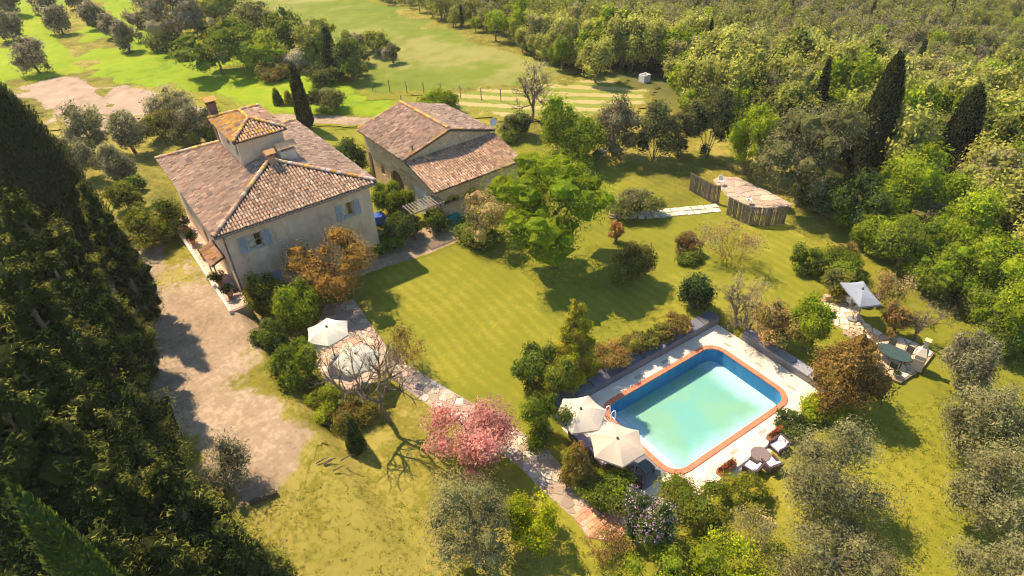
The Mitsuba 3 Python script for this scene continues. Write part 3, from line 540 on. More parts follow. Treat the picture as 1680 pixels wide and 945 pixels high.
def armchair(key, x, y, z, a, label, w=.78, cush=CUSH, cushion=True, group=None):
    ex, ey = rot2(a); o = np.array([x, y, z]); lab(key, label, 'armchair' if w < 1.2 else 'sofa', group)
    solid(key, 'seat_base', *hexa(o + Z(.17), ex * .33, ey * (w / 2 - .1), Z(.13)), WICK)
    for s in (-1, 1): solid(key, 'armrest', *hexa(o + ey * s * (w / 2 - .05) + Z(.30), ex * .38, ey * .05, Z(.30)), WICK)
    solid(key, 'backrest', *hexa(o - ex * .36 + Z(.38), ex * .05 + Z(-.01), ey * (w / 2), Z(.38) - ex * .06), WICK)
    for s in (-1, 1):
        for t in (-1, 1): solid(key, 'leg', *tube([o + ex * s * .3 + ey * t * (w / 2 - .08), o + ex * s * .3 + ey * t * (w / 2 - .08) + Z(.06)], .025), (.05, .05, .05))
    if cushion:
        solid(key, 'seat_cushion', *hexa(o + ex * .03 + Z(.37), ex * .32, ey * (w / 2 - .11), Z(.07)), cush, smooth=False)
        solid(key, 'back_cushion', *hexa(o - ex * .24 + Z(.56), ex * .06, ey * (w / 2 - .13), Z(.2) - ex * .05), cush)
for key, p, z, a, lb, w, cu in (
    ('wicker_armchair', (12.674, 22.242), -.735, 2.3, 'dark wicker armchair with white cushions nearest the terracotta box on the lower deck', .85, (.70, .62, .70)),
    ('wicker_armchair_001', (13.785, 22.417), -.735, 1.9, 'dark wicker armchair with lilac cushions just below the round wicker table', .85, (.70, .62, .72)),
    ('wicker_armchair_002', (14.671, 23.636), -.735, 3.6, 'dark wicker armchair with pale cushions beside the red flower box', .85, (.68, .62, .70)),
    ('wicker_armchair_003', (5.669, 22.677), -.6, .6, 'bare dark wicker armchair on the left edge of the grey rug', .8, None),
    ('wicker_armchair_004', (6.233, 21.866), -.6, 1.1, 'bare dark wicker armchair at the lower corner of the grey rug', .8, None),
    ('wicker_sofa', (3.586, 24.630), -.6, .5, 'dark wicker sofa under the parasol next to the pool ladder', 1.7, (.30, .25, .36)),
    ('wicker_sofa_001', (4.475, 23.387), -.6, .5, 'dark wicker sofa with lilac cushions between the two pool parasols', 1.5, (.45, .40, .58))):
    armchair(key, *p, z, a, lb, w, cu or CUSH, cu is not None)
o = np.r_[(6.713, 22.608), -.6]
lab('outdoor_rug', 'dark grey square rug on the pool deck', 'rug'); put('outdoor_rug', M().box(o + Z(.012), PU * 1.0, PV * .95, Z(.012), (.17, .165, .18)).ply())
lt_ = lab('low_table', 'low square table with a dark green glass top on the grey rug', 'table')
solid(lt_, 'tabletop', *hexa(o + PU * .1 + PV * .1 + Z(.42), PU * .38, PV * .38, Z(.02)), (.03, .05, .045), 'satin')
for i in (-1, 1):
    for k in (-1, 1): solid(lt_, 'leg', *hexa(o + PU * (.1 + i * .33) + PV * (.1 + k * .33) + Z(.21), PU * .03, PV * .03, Z(.2)), (.06, .05, .05))
o = np.r_[(13.383, 23.032), -.735]
rt = lab('round_table', 'round dark wicker table among the armchairs on the lower deck', 'table')
solid(rt, 'tabletop', *lathe([(0, .46), (.52, .46), (.54, .48), (.52, .50), (0, .50)], 24, o), (.18, .14, .14)); solid(rt, 'drum', *lathe([(.44, 0.0), (.46, .2), (.48, .46)], 24, o), WICK)
def leafball(m, r, c, rad, n, size, tints, flat=1.0):
    v, f, col = leaves(r, c, rad, n, size, tints); m.add(v, f, col)
def leaves(r, centers, rads, n, size, tints, aspect=.55, outward=.75, up=.35, cvar=.26, thick=.5):
    """n leaf-shaped quads scattered in the outer shell of each clump. centers (k,3), rads (k,3)."""
    centers, rads = np.atleast_2d(centers).astype(float), np.atleast_2d(rads).astype(float)
    if rads.shape[1] == 1: rads = np.repeat(rads, 3, 1)
    k = len(centers); vol = (rads.prod(1)) ** (2 / 3); which = r.choice(k, n, p=vol / vol.sum())
    d = r.normal(size=(n, 3)); d /= np.linalg.norm(d, axis=1, keepdims=True)
    rad = (1 - thick * r.random(n) ** 1.6) * (1 + .12 * r.normal(size=n))
    p = centers[which] + d * rads[which] * rad[:, None]
    nrm = d * outward + r.normal(size=(n, 3)) * .5 + np.array([-.12, .1, 1.25]) * up; nrm /= np.linalg.norm(nrm, axis=1, keepdims=True)
    a = np.cross(nrm, r.normal(size=(n, 3))); a /= np.linalg.norm(a, axis=1, keepdims=True) + 1e-9; b = np.cross(nrm, a)
    s = size * (.6 + .8 * r.random(n))[:, None]
    v = np.stack([p - a * s, p + b * s * aspect + nrm * s * .12, p + a * s, p - b * s * aspect + nrm * s * .12], 1).reshape(-1, 3)
    q = np.arange(n)[:, None] * 4; f = np.vstack([q + [0, 1, 2], q + [0, 2, 3]])
    t = np.asarray(tints, float); w = r.random((n, 1)); ci = r.integers(len(t), size=k); cb = (1 + cvar * r.normal(size=k))[which][:, None]
    col = (t[ci[which]] * w + t[r.integers(len(t), size=n)] * (1 - w)) * np.clip(cb, .55, 1.5) * (1 + .12 * r.normal(size=(n, 1)))
    return v, f, np.repeat(np.clip(col, .004, .9), 4, 0)
R3 = np.random.default_rng(41)
for key, p, zz, lb in (('flower_box', (11.285, 22.308), -.59, 'long terracotta flower box at the lower end of the deck step'), ('flower_box_001', (14.813, 24.491), -.59, 'terracotta box with red flowers at the upper end of the deck step')):
    o = np.r_[p, zz]; lab(key, lb, 'flower box')
    m = M().add(*prism(sbox(-.6, -.2, .6, .2).difference(sbox(-.55, -.15, .55, .15)), 0, .38, (o, PV, PU, Z(1))), (.42, .17, .09)).box(o + Z(.16), PV * .54, PU * .14, Z(.12), (.08, .05, .03)); part(key, 'box', m.ply())
    c = np.array([o + PV * t + Z(.45) for t in np.linspace(-.5, .5, 7)]); m = M().add(*leaves(R3, c, np.full((7, 1), .17), 260, .05, [(.06, .10, .02), (.05, .07, .02)])); part(key, 'plant', m.ply('leaf'))
    m = M().add(*leaves(R3, c + Z(.08), np.full((7, 1), .18), 180, .045, [(.60, .08, .05), (.52, .14, .08)])); part(key, 'blossom', m.ply('leaf')); lab(key + '__blossom', kind='stuff')
# barbecue patio
bq = lab('barbecue', 'pale masonry barbecue with tapering chimney and red brick edge', 'barbecue')
o = onz((25.058, 28.718), .2); e, d = HU * .97 + HV * .25, None; e /= np.linalg.norm(e); d = np.cross(Z(1), e)
m = M().add(*prism(sbox(-.40, 0, .40, .85).difference(sbox(-.27, .0, .27, .55)), -.32, .32, (o, e, Z(1), d)), (.55, .46, .38)); part(bq, 'hearth', m.ply())
v, f = prism(sbox(-.38, -.30, .38, .30), 0, 1, (np.zeros(3), np.array([1., 0, 0]), np.array([0, 1., 0]), Z(1))); v[v[:, 2] > .5, :2] *= .42; part(bq, 'hood', M().add(o + v[:, :1] * e + v[:, 1:2] * d + (v[:, 2:] * .5 + 1.15) * Z(1), f, (.60, .52, .44)).ply())
for s in (-1, 1): solid(bq, 'cheek', *hexa(o + e * s * .33 + Z(1.0), e * .05, d * .28, Z(.16)), (.58, .5, .42))
solid(bq, 'back_panel', *hexa(o + d * .25 + Z(1.0), e * .28, d * .05, Z(.16)), (.12, .1, .09))
solid(bq, 'flue', *hexa(o + Z(1.9), e * .15, d * .13, Z(.28)), (.62, .54, .46)); solid(bq, 'flue_cap', *hexa(o + Z(2.2), e * .2, d * .18, Z(.04)), (.60, .40, .22))
for k in range(9): solid(bq, 'brick', *hexa(o + e * .42 + Z(.06 + k * .105), e * .03, d * (.2 if k % 2 else .3), Z(.045)), jit(R3, (.42, .13, .10)))
gt = lab('garden_table', 'oval dark green table on the barbecue patio', 'table'); o = onz((23.714, 29.326), .24)
ov = Point(0, 0).buffer(1, 20); ov = shapely.affinity.scale(ov, 1.05, .62)
ga, gb = rot2(2.25)
solid(gt, 'tabletop', *prism(ov, .70, .75, (o, ga, gb, Z(1))), (.035, .06, .055), 'satin')
for s in (-1, 1):
    for t in (-1, 1): solid(gt, 'leg', *tube([o + ga * s * .7 + gb * t * .35, o + ga * s * .65 + gb * t * .3 + Z(.71)], .03), (.03, .05, .045))
def chair(key, x, y, z, a, col, label, group=None):
    ex, ey = rot2(a); o = np.array([x, y, z]); lab(key, label, 'chair', group)
    solid(key, 'seat', *hexa(o + Z(.44), ex * .22, ey * .22, Z(.02)), col); solid(key, 'backrest', *hexa(o - ex * .22 + Z(.68), ex * .02, ey * .21, Z(.22) - ex * .05), col)
    for s in (-1, 1):
        for t in (-1, 1): solid(key, 'leg', *tube([o + ex * s * .2 + ey * t * .19, o + ex * s * .19 + ey * t * .18 + Z(.44)], .018, 5), col)
c0 = onz((23.714, 29.326), .24)
for k, (s, t) in enumerate(((-.55, -.85), (.5, -.85), (-.5, .85), (.55, .85))):
    q = c0 + ga * s + gb * t; chair(num('garden_chair'), q[0], q[1], q[2], 2.25 + (math.pi / 2 if t < 0 else -math.pi / 2), (.05, .05, .05), 'dark garden chair tucked under the oval green table', 'dark chairs around the oval green table')
c0 = onz((24.011, 34.590), .08)
st_ = lab('patio_table', 'round table under the grey rectangular parasol', 'table'); solid(st_, 'tabletop', *lathe([(0, .70), (.5, .70), (.5, .74), (0, .74)], 20, c0 + [.6, 1.0, 0]), (.12, .11, .12)); solid(st_, 'pedestal', *lathe([(.25, 0), (.25, .03), (.04, .06), (.04, .7)], 10, c0 + [.6, 1.0, 0]), (.1, .1, .1))
for k, (dx, dy, a, lb) in enumerate(((-.25, .6, .4, 'grey metal chair at the open left side of the grey parasol'), (-.15, -.3, .9, 'grey metal chair in front of the patio table under the grey parasol'), (1.5, .6, 3.4, 'grey metal chair hidden in the shade right of the patio table'))):
    chair(num('patio_chair'), c0[0] + dx, c0[1] + dy, c0[2], a, (.30, .30, .34), lb)
for k, (p, lb) in enumerate((((23.379, 27.984), 'grey stone trough planter on the lower corner of the barbecue patio'),)):
    o = onz(p, .24); lab('stone_trough', lb, 'planter'); part('stone_trough', 'trough', M().add(*lathe([(.16, 0), (.24, .3), (.27, .32), (.22, .32), (.17, .12), (0, .1)], 14, o), (.30, .27, .24)).ply()); part('stone_trough', 'plant', M().add(*leaves(R3, [o + Z(.4)], [[.22]], 120, .05, [(.3, .28, .22), (.08, .1, .03)])).ply('leaf'))
# low stone wall by the grey parasol
lwk = lab('garden_ledge_wall', 'low earthy stone ledge wall behind the grey parasol patio', 'wall'); a, b = np.array((22.380, 36.002)), np.array((24.614, 36.087))
for row in range(3):
    for k in range(9):
        t = (k + .5 * (row % 2)) / 9; q = a + (b - a) * min(t + .05, .97); dd = np.r_[(b - a) / np.linalg.norm(b - a), 0]
        solid(lwk, 'stone', *hexa(onz(q, .09 + row * .17), dd * (.145 + .02 * R3.random()), np.cross(dd, Z(1)) * .17, Z(.078)), jit(R3, (.42, .28, .17)))
# wattle fences
def wattle(key, pts, label, h=1.9):
    lab(key, label, 'fence'); r = np.random.default_rng(5)
    for a, b in zip(pts[:-1], pts[1:]):
        a, b = onz(a), onz(b); d = (b - a)[:2]; L = np.linalg.norm(d); m = M(); n = max(4, int(L / .042))
        for k in range(n):
            q = a + (b - a) * (k + .5) / n; q = q + np.r_[r.normal(size=2) * .02, 0]; hh = h * (1 + .018 * r.normal())
            m.add(*tube([q - Z(.1), q + Z(hh * .5) + np.r_[r.normal(size=2) * .02, 0], q + Z(hh)], .03, 4), jit(r, [(.22, .17, .125), (.27, .21, .16), (.18, .155, .085), (.17, .165, .07)][r.integers(4)], .15))
        part(key, 'reed_panel', m.ply())
        for zz in (.4, 1.1, 1.7): solid(key, 'rail', *tube([a + Z(zz), b + Z(zz)], .03, 5), (.2, .15, .1))
    for p in pts: q = onz(p); solid(key, 'post', *tube([q - Z(.1), q + Z(h + .03)], .05, 6), (.20, .15, .11))
wattle('wattle_fence', [(17.101, 53.469), (17.901, 51.974), (18.492, 50.886), (18.995, 50.716)], 'short wattle fence panel left of the gap by the stepping slabs', 1.8)
wattle('wattle_fence_001', [(19.177, 48.744), (19.846, 47.629), (20.488, 46.849), (21.932, 46.500), (23.474, 46.737)], 'curved wattle fence in front of the upper terrace', 1.75)
for k, (p, lb) in enumerate((((20.213, 53.940), 'white plastic chair at the left end of the upper terrace'), ((21.584, 50.202), 'white plastic chair just behind the curved wattle fence'))):
    q = onz(p, .1); chair(num('plastic_chair'), q[0], q[1], q[2], -1.2 + k, (.78, .77, .74), lb)
hr = lab('terrace_railing', 'thin rusty railing along the back of the upper terrace', 'railing'); rp = [onz(p) for p in ((22.059, 55.821), (23.559, 54.138), (24.749, 51.847), (25.610, 50.153))]
for q in rp: solid(hr, 'post', *tube([q, q + Z(1.1)], .03, 5), (.16, .1, .07))
for zz in (.6, 1.08): solid(hr, 'rail', *tube([q + Z(zz) for q in rp], .022, 5), (.2, .13, .09))
# pergola beside the barn
pg = lab('pergola', 'dark slatted pergola roof against the lean-to of the barn', 'pergola'); pc = [np.r_[q, 2.75] for q in ((-8.796, 48.162), (-6.277, 49.928), (-5.740, 48.885), (-7.950, 46.836))]
ax_, ay_ = (pc[1] - pc[0]), (pc[3] - pc[0])
for q in pc: solid(pg, 'post', *tube([onz(q), q], .05, 5), (.14, .11, .09))
for t in (0, 1): solid(pg, 'beam', *tube([pc[0] + ay_ * t - ax_ * .04, pc[0] + ay_ * t + ax_ * 1.04], .06, 4), (.13, .11, .10))
for t in np.linspace(0, 1, 12): solid(pg, 'slat', *hexa(pc[0] + ax_ * t + ay_ * .5 + Z(.09), ay_ * .58, ax_ / np.linalg.norm(ax_) * .05, Z(.03)), (.17, .15, .14))
o = onz((-11.573, 50.470)); lab('blue_tarpaulin', 'small bright blue tarpaulin over a stack by the corner of the farmhouse', 'tarpaulin')
v, f = hexa(o + Z(.45), HU * .5, HV * .45, Z(.45)); m = trimesh.Trimesh(v, np.vstack([np.asarray(f)[:, [0, 1, 2]], np.asarray(f)[:, [0, 2, 3]]])).subdivide().subdivide(); vv = np.array(m.vertices); vv += (nfbm(vv * 3, 2, 3)[:, None] - .5) * .2; put('blue_tarpaulin', M().add(vv, m.faces, (.03, .09, .42)).ply('satin'))
o = onz((-5.003, 49.756)); gb_ = lab('storage_box', 'teal green storage box against the front of the lean-to', 'box'); solid(gb_, 'box', *hexa(o + Z(.32), HU * .75, HV * .32, Z(.32)), (.02, .17, .14)); solid(gb_, 'lid', *hexa(o + Z(.67), HU * .78, HV * .35, Z(.035)), (.02, .20, .17))
o = onz((9.918, 61.688)); lab('white_crate', 'white crate on the grass edge below the grey-brown bushes', 'crate'); part('white_crate', 'box', M().add(*prism(sbox(-.5, -.4, .5, .4).difference(sbox(-.43, -.33, .43, .33)), 0, .7, (o, HU, HV, Z(1))), (.62, .62, .62)).box(o + Z(.2), HU * .43, HV * .33, Z(.15), (.3, .28, .25)).ply())
o = onz((19.192, 85.245)); lab('white_crate_001', 'small white crate standing in the far field by the wood', 'crate'); part('white_crate_001', 'box', M().add(*prism(sbox(-.6, -.5, .6, .5).difference(sbox(-.5, -.4, .5, .4)), 0, 1.0, (o, HU, HV, Z(1))), (.66, .66, .68)).box(o + Z(.3), HU * .5, HV * .4, Z(.2), (.3, .28, .25)).ply())
# potted plants on the side terrace
for k, (b, s, t, lb) in enumerate(((12.6, .5, 'g', 'dark green potted bush at the far end of the side terrace'), (10.2, .5, 'g', 'potted green bush on the side terrace beside the door'), (7.2, .38, 'y', 'yellow-green potted plant between door and porch on the side terrace'), (2.6, .55, 'g', 'broad potted plant just past the porch on the side terrace'), (.5, .5, 'd', 'dark potted bush at the near end of the side terrace'))):
    key = num('potted_plant'); lab(key, lb, 'potted plant'); o = H(-.28 - .1 * (k % 2), b, tz + .1); solid(key, 'pot', *lathe([(.16, 0), (.25, .36), (.28, .38), (.28, .43), (.23, .43), (.2, .3), (0, .3)], 14, o), (.45, .21, .12))
    tt = {'g': [(.07, .10, .02), (.05, .08, .02)], 'y': [(.24, .26, .02), (.18, .2, .02)], 'd': [(.03, .05, .02), (.04, .06, .02)]}[t]
    cc = o + Z(.43 + s * .8) + R3.normal(size=(6, 3)) * s * .35; part(key, 'foliage', M().add(*leaves(R3, cc, np.full((6, 1), s * .55), 700, .07, tt)).ply('leaf'))

# ------------------------------------------------------------------ trees and shrubs
PALS = dict(
    spring=[(.195, .245, .014), (.245, .28, .018), (.135, .175, .014)], bright=[(.150, .205, .012), (.195, .24, .015), (.10, .14, .011)],
    green=[(.083, .110, .015), (.115, .140, .018), (.058, .080, .012)], dark=[(.030, .050, .014), (.045, .066, .016), (.024, .038, .012)],
    olive=[(.160, .152, .064), (.20, .188, .090), (.118, .114, .050)], greyolive=[(.165, .155, .085), (.21, .19, .112), (.12, .11, .062)],
    holm=[(.085, .085, .030), (.12, .112, .042), (.055, .06, .022)], orange=[(.33, .195, .045), (.39, .255, .065), (.22, .145, .04)],
    bronze=[(.33, .18, .06), (.24, .17, .04), (.15, .13, .03)], reddish=[(.20, .10, .045), (.14, .10, .03), (.10, .09, .025)],
    pink=[(.60, .30, .26), (.68, .39, .34), (.50, .22, .18)], gold=[(.34, .33, .008), (.27, .29, .008), (.17, .20, .008)],
    thuja=[(.17, .165, .016), (.12, .13, .014), (.22, .19, .02)], pale=[(.36, .32, .13), (.30, .28, .09), (.42, .30, .16)],
    cyp=[(.028, .040, .012), (.040, .050, .014), (.055, .055, .022)], oakfar=[(.215, .215, .045), (.25, .24, .058), (.185, .19, .04)],
    grey=[(.22, .18, .12), (.17, .145, .09), (.26, .21, .14)], white=[(.55, .50, .40), (.45, .42, .32), (.62, .56, .47)], lilac=[(.45, .27, .42), (.55, .37, .52)],
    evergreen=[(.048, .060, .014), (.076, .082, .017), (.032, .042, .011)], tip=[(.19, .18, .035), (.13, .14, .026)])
LIFT = dict(spring=1.55, bright=1.45, green=1.8, dark=2.1, olive=1.9, greyolive=1.7, holm=2.1, orange=1.05, bronze=1.5, reddish=1.7, pink=1.1, gold=1.6, thuja=1.6, pale=1.3, cyp=1.4, oakfar=1.75, grey=1.5, white=1.1, lilac=1.2, evergreen=1.35, tip=2.1)
PALS = {k: [tuple(np.array(c) * LIFT[k]) for c in v] for k, v in PALS.items()}      # leaves: half reflected, half let through
BARK = (.16, .12, .085)
def clumps(r, rx, rz, cz, k, cr, low=-1.0):
    d = r.normal(size=(k * 3, 3)); d /= np.linalg.norm(d, axis=1, keepdims=True); d = d[d[:, 2] > low][:k]
    s = (.42 + .46 * r.random(len(d)))[:, None]; c = d * s * [rx, rx, rz] + [0, 0, cz]
    rad = cr * (.50 + .85 * r.random(len(d)))[:, None] * np.array([rx, rx, min(rz, rx * 1.15)]); return c, rad
def limbs(m, r, base, tip_z, c, thick, col=BARK, n=9):
    """A leaning tapered trunk and limbs out to the clumps."""
    base = np.asarray(base, float); top = base + [r.normal() * .08 * tip_z, r.normal() * .08 * tip_z, tip_z]
    t = np.linspace(0, 1, 6)[:, None]; p = base + (top - base) * t + np.sin(t * 3.1) * r.normal(size=3) * [.12, .12, 0]; p[0, 2] -= .25
    m.add(*tube(p, thick * np.array([1.35, 1, .9, .8, .7, .5]), 7), jit(r, col, .08))
    for q in c[:n]:
        s = p[r.integers(3, 6)]; mid = (s + q) / 2 + r.normal(size=3) * .12 * np.linalg.norm(q - s) + [0, 0, .05 * np.linalg.norm(q - s)]
        tt = np.linspace(0, 1, 6)[:, None]; m.add(*tube((1 - tt) ** 2 * s + 2 * tt * (1 - tt) * mid + tt ** 2 * q, thick * np.linspace(.5, .12, 6), 5), jit(r, col, .1))
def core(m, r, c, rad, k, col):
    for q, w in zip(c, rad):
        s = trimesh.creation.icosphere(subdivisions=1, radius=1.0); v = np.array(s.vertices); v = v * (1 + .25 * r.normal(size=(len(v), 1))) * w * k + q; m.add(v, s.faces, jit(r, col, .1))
def twigs(m, r, base, h, spread, depth, thick, col, up=.5, kids=3, taper=.62, first=.35):
    def grow(p, d, L, t, k):
        n = 4; pts = [p]; dd = d.copy()
        for _ in range(n): dd = dd + r.normal(size=3) * .16 + [0, 0, .05 * up]; dd /= np.linalg.norm(dd); pts.append(pts[-1] + dd * L / n)
        m.add(*tube(pts, np.linspace(t, t * taper, n + 1), 5 if t > .03 else 3), jit(r, col, .1))
        if k == 0: return
        for _ in range(kids + (r.random() < .4)):
            s = pts[r.integers(2, n + 1)]; e = dd + r.normal(size=3) * spread; e[2] += .12 * up; e /= np.linalg.norm(e); grow(s, e, L * (.62 + .2 * r.random()), t * taper, k - 1)
    grow(np.asarray(base, float) - Z(.15), np.array([.03, .03, 1.0]), h * first, thick, depth)
SEED, OWN = [100], []
def plant(kind, pal, name, cat, e, label, n=None, leaf=None, k=None, cr=.38, group=None, x2=None, blossom=None, trunk=None, corek=.50):
    """e = (x, y, half width, half height) of the whole plant on the ground."""
    SEED[0] += 1; r = np.random.default_rng(SEED[0]); x, y, rx, rz = e; o = onz((x, y)); OWN.append((x, y, rx, o[2] + 2 * rz)); key = lab(num(name), label, cat, group)
    P_ = PALS[pal]; P2 = P_ + (PALS[x2] if x2 else []); near = np.linalg.norm(o - EYE); size = leaf or max(.055, near * .0016)
    N = int(n or np.clip(2.2 * (rx * rx + 2 * rx * rz) * 6 / size ** 2 * .58, 700, 6500))
    wood, lv = M(), M()
    if kind in ('tree', 'shrub'): rx, rz = rx * (1.14 if kind == 'tree' else 1.10), rz * 1.05
    if kind == 'olive': N, size = int(N * 1.35), size * 1.2
    if kind == 'shrub':
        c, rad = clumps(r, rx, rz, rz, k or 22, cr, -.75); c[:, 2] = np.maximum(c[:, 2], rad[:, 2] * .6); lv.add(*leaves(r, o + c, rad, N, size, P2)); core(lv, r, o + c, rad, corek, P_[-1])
        for q in c[:6]: wood.add(*tube([o - Z(.1) + r.normal(size=3) * [.08, .08, 0], o + q * [.4, .4, .55], o + q], [.05, .035, .012], 4), BARK)
        part(key, 'stem', wood.ply()); part(key, 'foliage', lv.ply('leaf'))
    elif kind in ('tree', 'olive'):
        th = trunk or (.10 + .022 * rz); lo = (.22 if trunk else .10) if kind == 'tree' else .04; H_ = 2 * rz; ch = H_ * (1 - lo) / 2
        c, rad = clumps(r, rx, ch, H_ - ch, k or (26 if kind == 'tree' else 40), cr * (.95 if kind == 'tree' else 1.0), -.9)
        limbs(wood, r, o, H_ * .5, o + c, th, BARK if kind == 'tree' else (.13, .11, .09), 12)
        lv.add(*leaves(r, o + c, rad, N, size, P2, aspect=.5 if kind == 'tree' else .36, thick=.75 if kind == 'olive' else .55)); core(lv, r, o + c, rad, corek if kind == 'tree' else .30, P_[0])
        part(key, 'trunk', wood.ply()); part(key, 'crown', lv.ply('leaf'))
    elif kind == 'twiggy':
        for _ in range(k or 7):
            d = r.normal(size=2) * .3 * rx; twigs(wood, r, o + np.r_[d, 0], 2 * rz * .85, .42, 3, .03, P_[r.integers(len(P_))], up=.9, kids=3)
        part(key, 'stem', wood.ply())
        c, rad = clumps(r, rx, rz * .8, rz * 1.1, 14, .42, -.3); lv.add(*leaves(r, o + c, rad, int(N * .35), size * .8, P2, thick=.9)); part(key, 'foliage', lv.ply('leaf'))
    elif kind == 'bare':
        twigs(wood, r, o, 2 * rz, .55, 5, trunk or .12, BARK if pal == 'grey' else P_[0], up=.8, kids=3, first=.33); part(key, 'trunk', wood.ply())
        c, rad = clumps(r, rx * .8, rz * .5, rz * 1.35, 14, .35, -.5); lv.add(*leaves(r, o + c, rad, int(n or 350), size * .8, P2, thick=.95)); part(key, 'crown', lv.ply('leaf'))
    elif kind in ('cypress', 'conifer'):
        Ht = 2 * rz; m = 900 if kind == 'cypress' else 1100
        prof = (lambda t: np.clip(t * 5 + .4, 0, 1) * np.clip(1 - np.clip(t, 0, 1) ** 2.6, 0, 1) ** .75) if kind == 'cypress' else (lambda t: np.clip(1.05 - t, 0, 1) ** .8 * np.clip(t * 7 + .4, 0, 1))
        t = np.linspace(.015, 1, 26); g = np.linspace(0, 2 * np.pi, 19)[:-1]; TT, GG = np.meshgrid(t, g, indexing='ij')
        lump = 1 + .34 * (nfbm(np.stack([np.cos(GG) * 2.2, np.sin(GG) * 2.2, TT * Ht * .55], -1), 3, SEED[0]) - .5); R_ = prof(TT) * rx * lump * .9
        cv = o + np.stack([np.cos(GG) * R_, np.sin(GG) * R_, TT * Ht], -1).reshape(-1, 3); i, j = np.meshgrid(np.arange(25), np.arange(18), indexing='ij')
        lv.add(cv, np.stack([i * 18 + j, i * 18 + (j + 1) % 18, (i + 1) * 18 + (j + 1) % 18, (i + 1) * 18 + j], -1).reshape(-1, 4), np.repeat(np.array([jit(r, P_[0], .12) for _ in range(26)]), 18, 0))
        nt = int(N * 1.2); tt = 1 - r.random(nt) ** .62; gg = r.random(nt) * 2 * np.pi; rr_ = prof(tt) * rx * (1 + .34 * (nfbm(np.stack([np.cos(gg) * 2.2, np.sin(gg) * 2.2, tt * Ht * .55], -1), 3, SEED[0]) - .5)) * (.86 + .2 * r.random(nt))
        p = o + np.stack([np.cos(gg) * rr_, np.sin(gg) * rr_, tt * Ht], 1); rad = np.stack([np.cos(gg), np.sin(gg), gg * 0], 1); side = np.stack([-np.sin(gg), np.cos(gg), gg * 0], 1)
        s = (size * 1.7 * (.6 + .8 * r.random(nt)))[:, None]; upv = Z(1) + rad * .45 + r.normal(size=(nt, 3)) * .22; sd = side + r.normal(size=(nt, 3)) * .5
        v = np.stack([p - upv * s * .6, p + sd * s * .34 + rad * s * .15, p + upv * s, p - sd * s * .34 + rad * s * .15], 1).reshape(-1, 3); q = np.arange(nt)[:, None] * 4
        cc = np.array(P2)[r.integers(len(P2), size=nt)] * (1 + .2 * r.normal(size=(nt, 1))); lv.add(v, np.vstack([q + [0, 1, 2], q + [0, 2, 3]]), np.repeat(np.clip(cc, .004, .9), 4, 0))
        wood.add(*tube([o - Z(.3), o + Z(Ht * .12), o + Z(Ht * .5)], [.22, .18, .06], 8), BARK); part(key, 'trunk', wood.ply()); part(key, 'crown', lv.ply('leaf'))
    elif kind == 'big':                                               # tall dense evergreen: tiers of boughs with sunlit tips
        Ht = 2 * rz; nb = k or 70; tt = np.sort(r.random(nb)) ** .85 * .97; gg = np.arange(nb) * 2.4 + r.normal(size=nb) * .5
        pr = np.clip(1.03 - tt, 0, 1) ** .75 * np.clip(tt * 6 + .55, 0, 1) * rx * (.75 + .4 * r.random(nb))
        c = np.stack([np.cos(gg) * pr * .70, np.sin(gg) * pr * .70, tt * Ht + .02 * Ht], 1); rad = np.stack([pr * .42 + .25, pr * .42 + .25, pr * .33 + .35], 1) * (.8 + .4 * r.random(nb))[:, None]
        wood.add(*tube([o - Z(.3), o + Z(Ht * .5), o + Z(Ht * .95)], [.3, .2, .04], 8), BARK)
        for q in c[::2]: wood.add(*tube([o + Z(max(q[2] - .5, .2)), o + q], [.07, .02], 4), BARK)
        lv.add(*leaves(r, o + c, rad, N, size * 1.1, P_, aspect=.28, up=.5, outward=.5)); core(lv, r, o + c, rad, .66, P_[-1])
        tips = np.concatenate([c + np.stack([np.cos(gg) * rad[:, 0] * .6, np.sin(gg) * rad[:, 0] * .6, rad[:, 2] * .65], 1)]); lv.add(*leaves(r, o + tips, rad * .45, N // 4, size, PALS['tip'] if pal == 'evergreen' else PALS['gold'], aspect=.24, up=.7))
        part(key, 'trunk', wood.ply()); part(key, 'crown', lv.ply('leaf'))
    if blossom:
        b = M().add(*leaves(r, o + c + Z(.06), rad * 1.04, int(N * .22), size * .9, PALS[blossom], thick=.1)); part(key, 'blossom', b.ply('leaf')); lab(key + '__blossom', kind='stuff')
    return key
# --- the lawn and the buildings
plant('tree', 'bright', 'leafy_tree', 'tree', (3.492, 42.023, 4.508, 4.320), 'large bright green leafy tree between the barn and the open lawn', k=44, cr=.38, n=16000, x2='spring', trunk=.24)
plant('shrub', 'pale', 'flowering_shrub', 'shrub', (-1.642, 46.525, 2.474, 2.440), 'pale yellow-pink flowering shrub in front of the barn lean-to', x2='green')
plant('shrub', 'green', 'low_shrub', 'shrub', (-2.828, 46.150, 1.637, 0.759), 'low dark green shrub at the lawn corner below the pale flowering shrub')
plant('shrub', 'spring', 'bushy_tree', 'tree', (5.681, 61.897, 2.600, 2.961), 'bright spring-green bushy tree just right of the barn roof', x2='bright')
plant('shrub', 'bright', 'bushy_tree', 'tree', (7.969, 59.699, 2.364, 2.291), 'rounded green bushy tree right of the brightest one beside the barn')
plant('shrub', 'olive', 'grey_green_bush', 'bush', (11.085, 49.807, 2.095, 1.145), 'grey-green bush at the bend of the stepping slabs', x2='green')
plant('tree', 'bronze', 'young_tree', 'tree', (8.797, 45.279, 0.604, 1.058), 'tiny young tree on the lawn below the stepping slabs', n=260, cr=.5)
plant('shrub', 'bronze', 'orange_green_shrub', 'shrub', (9.181, 39.850, 1.561, 1.528), 'orange and green shrub standing alone right of the large leafy tree', x2='green')
plant('shrub', 'reddish', 'red_tipped_shrub', 'shrub', (14.337, 43.158, 0.977, 0.838), 'small red-tipped shrub beside the bare orange twigs')
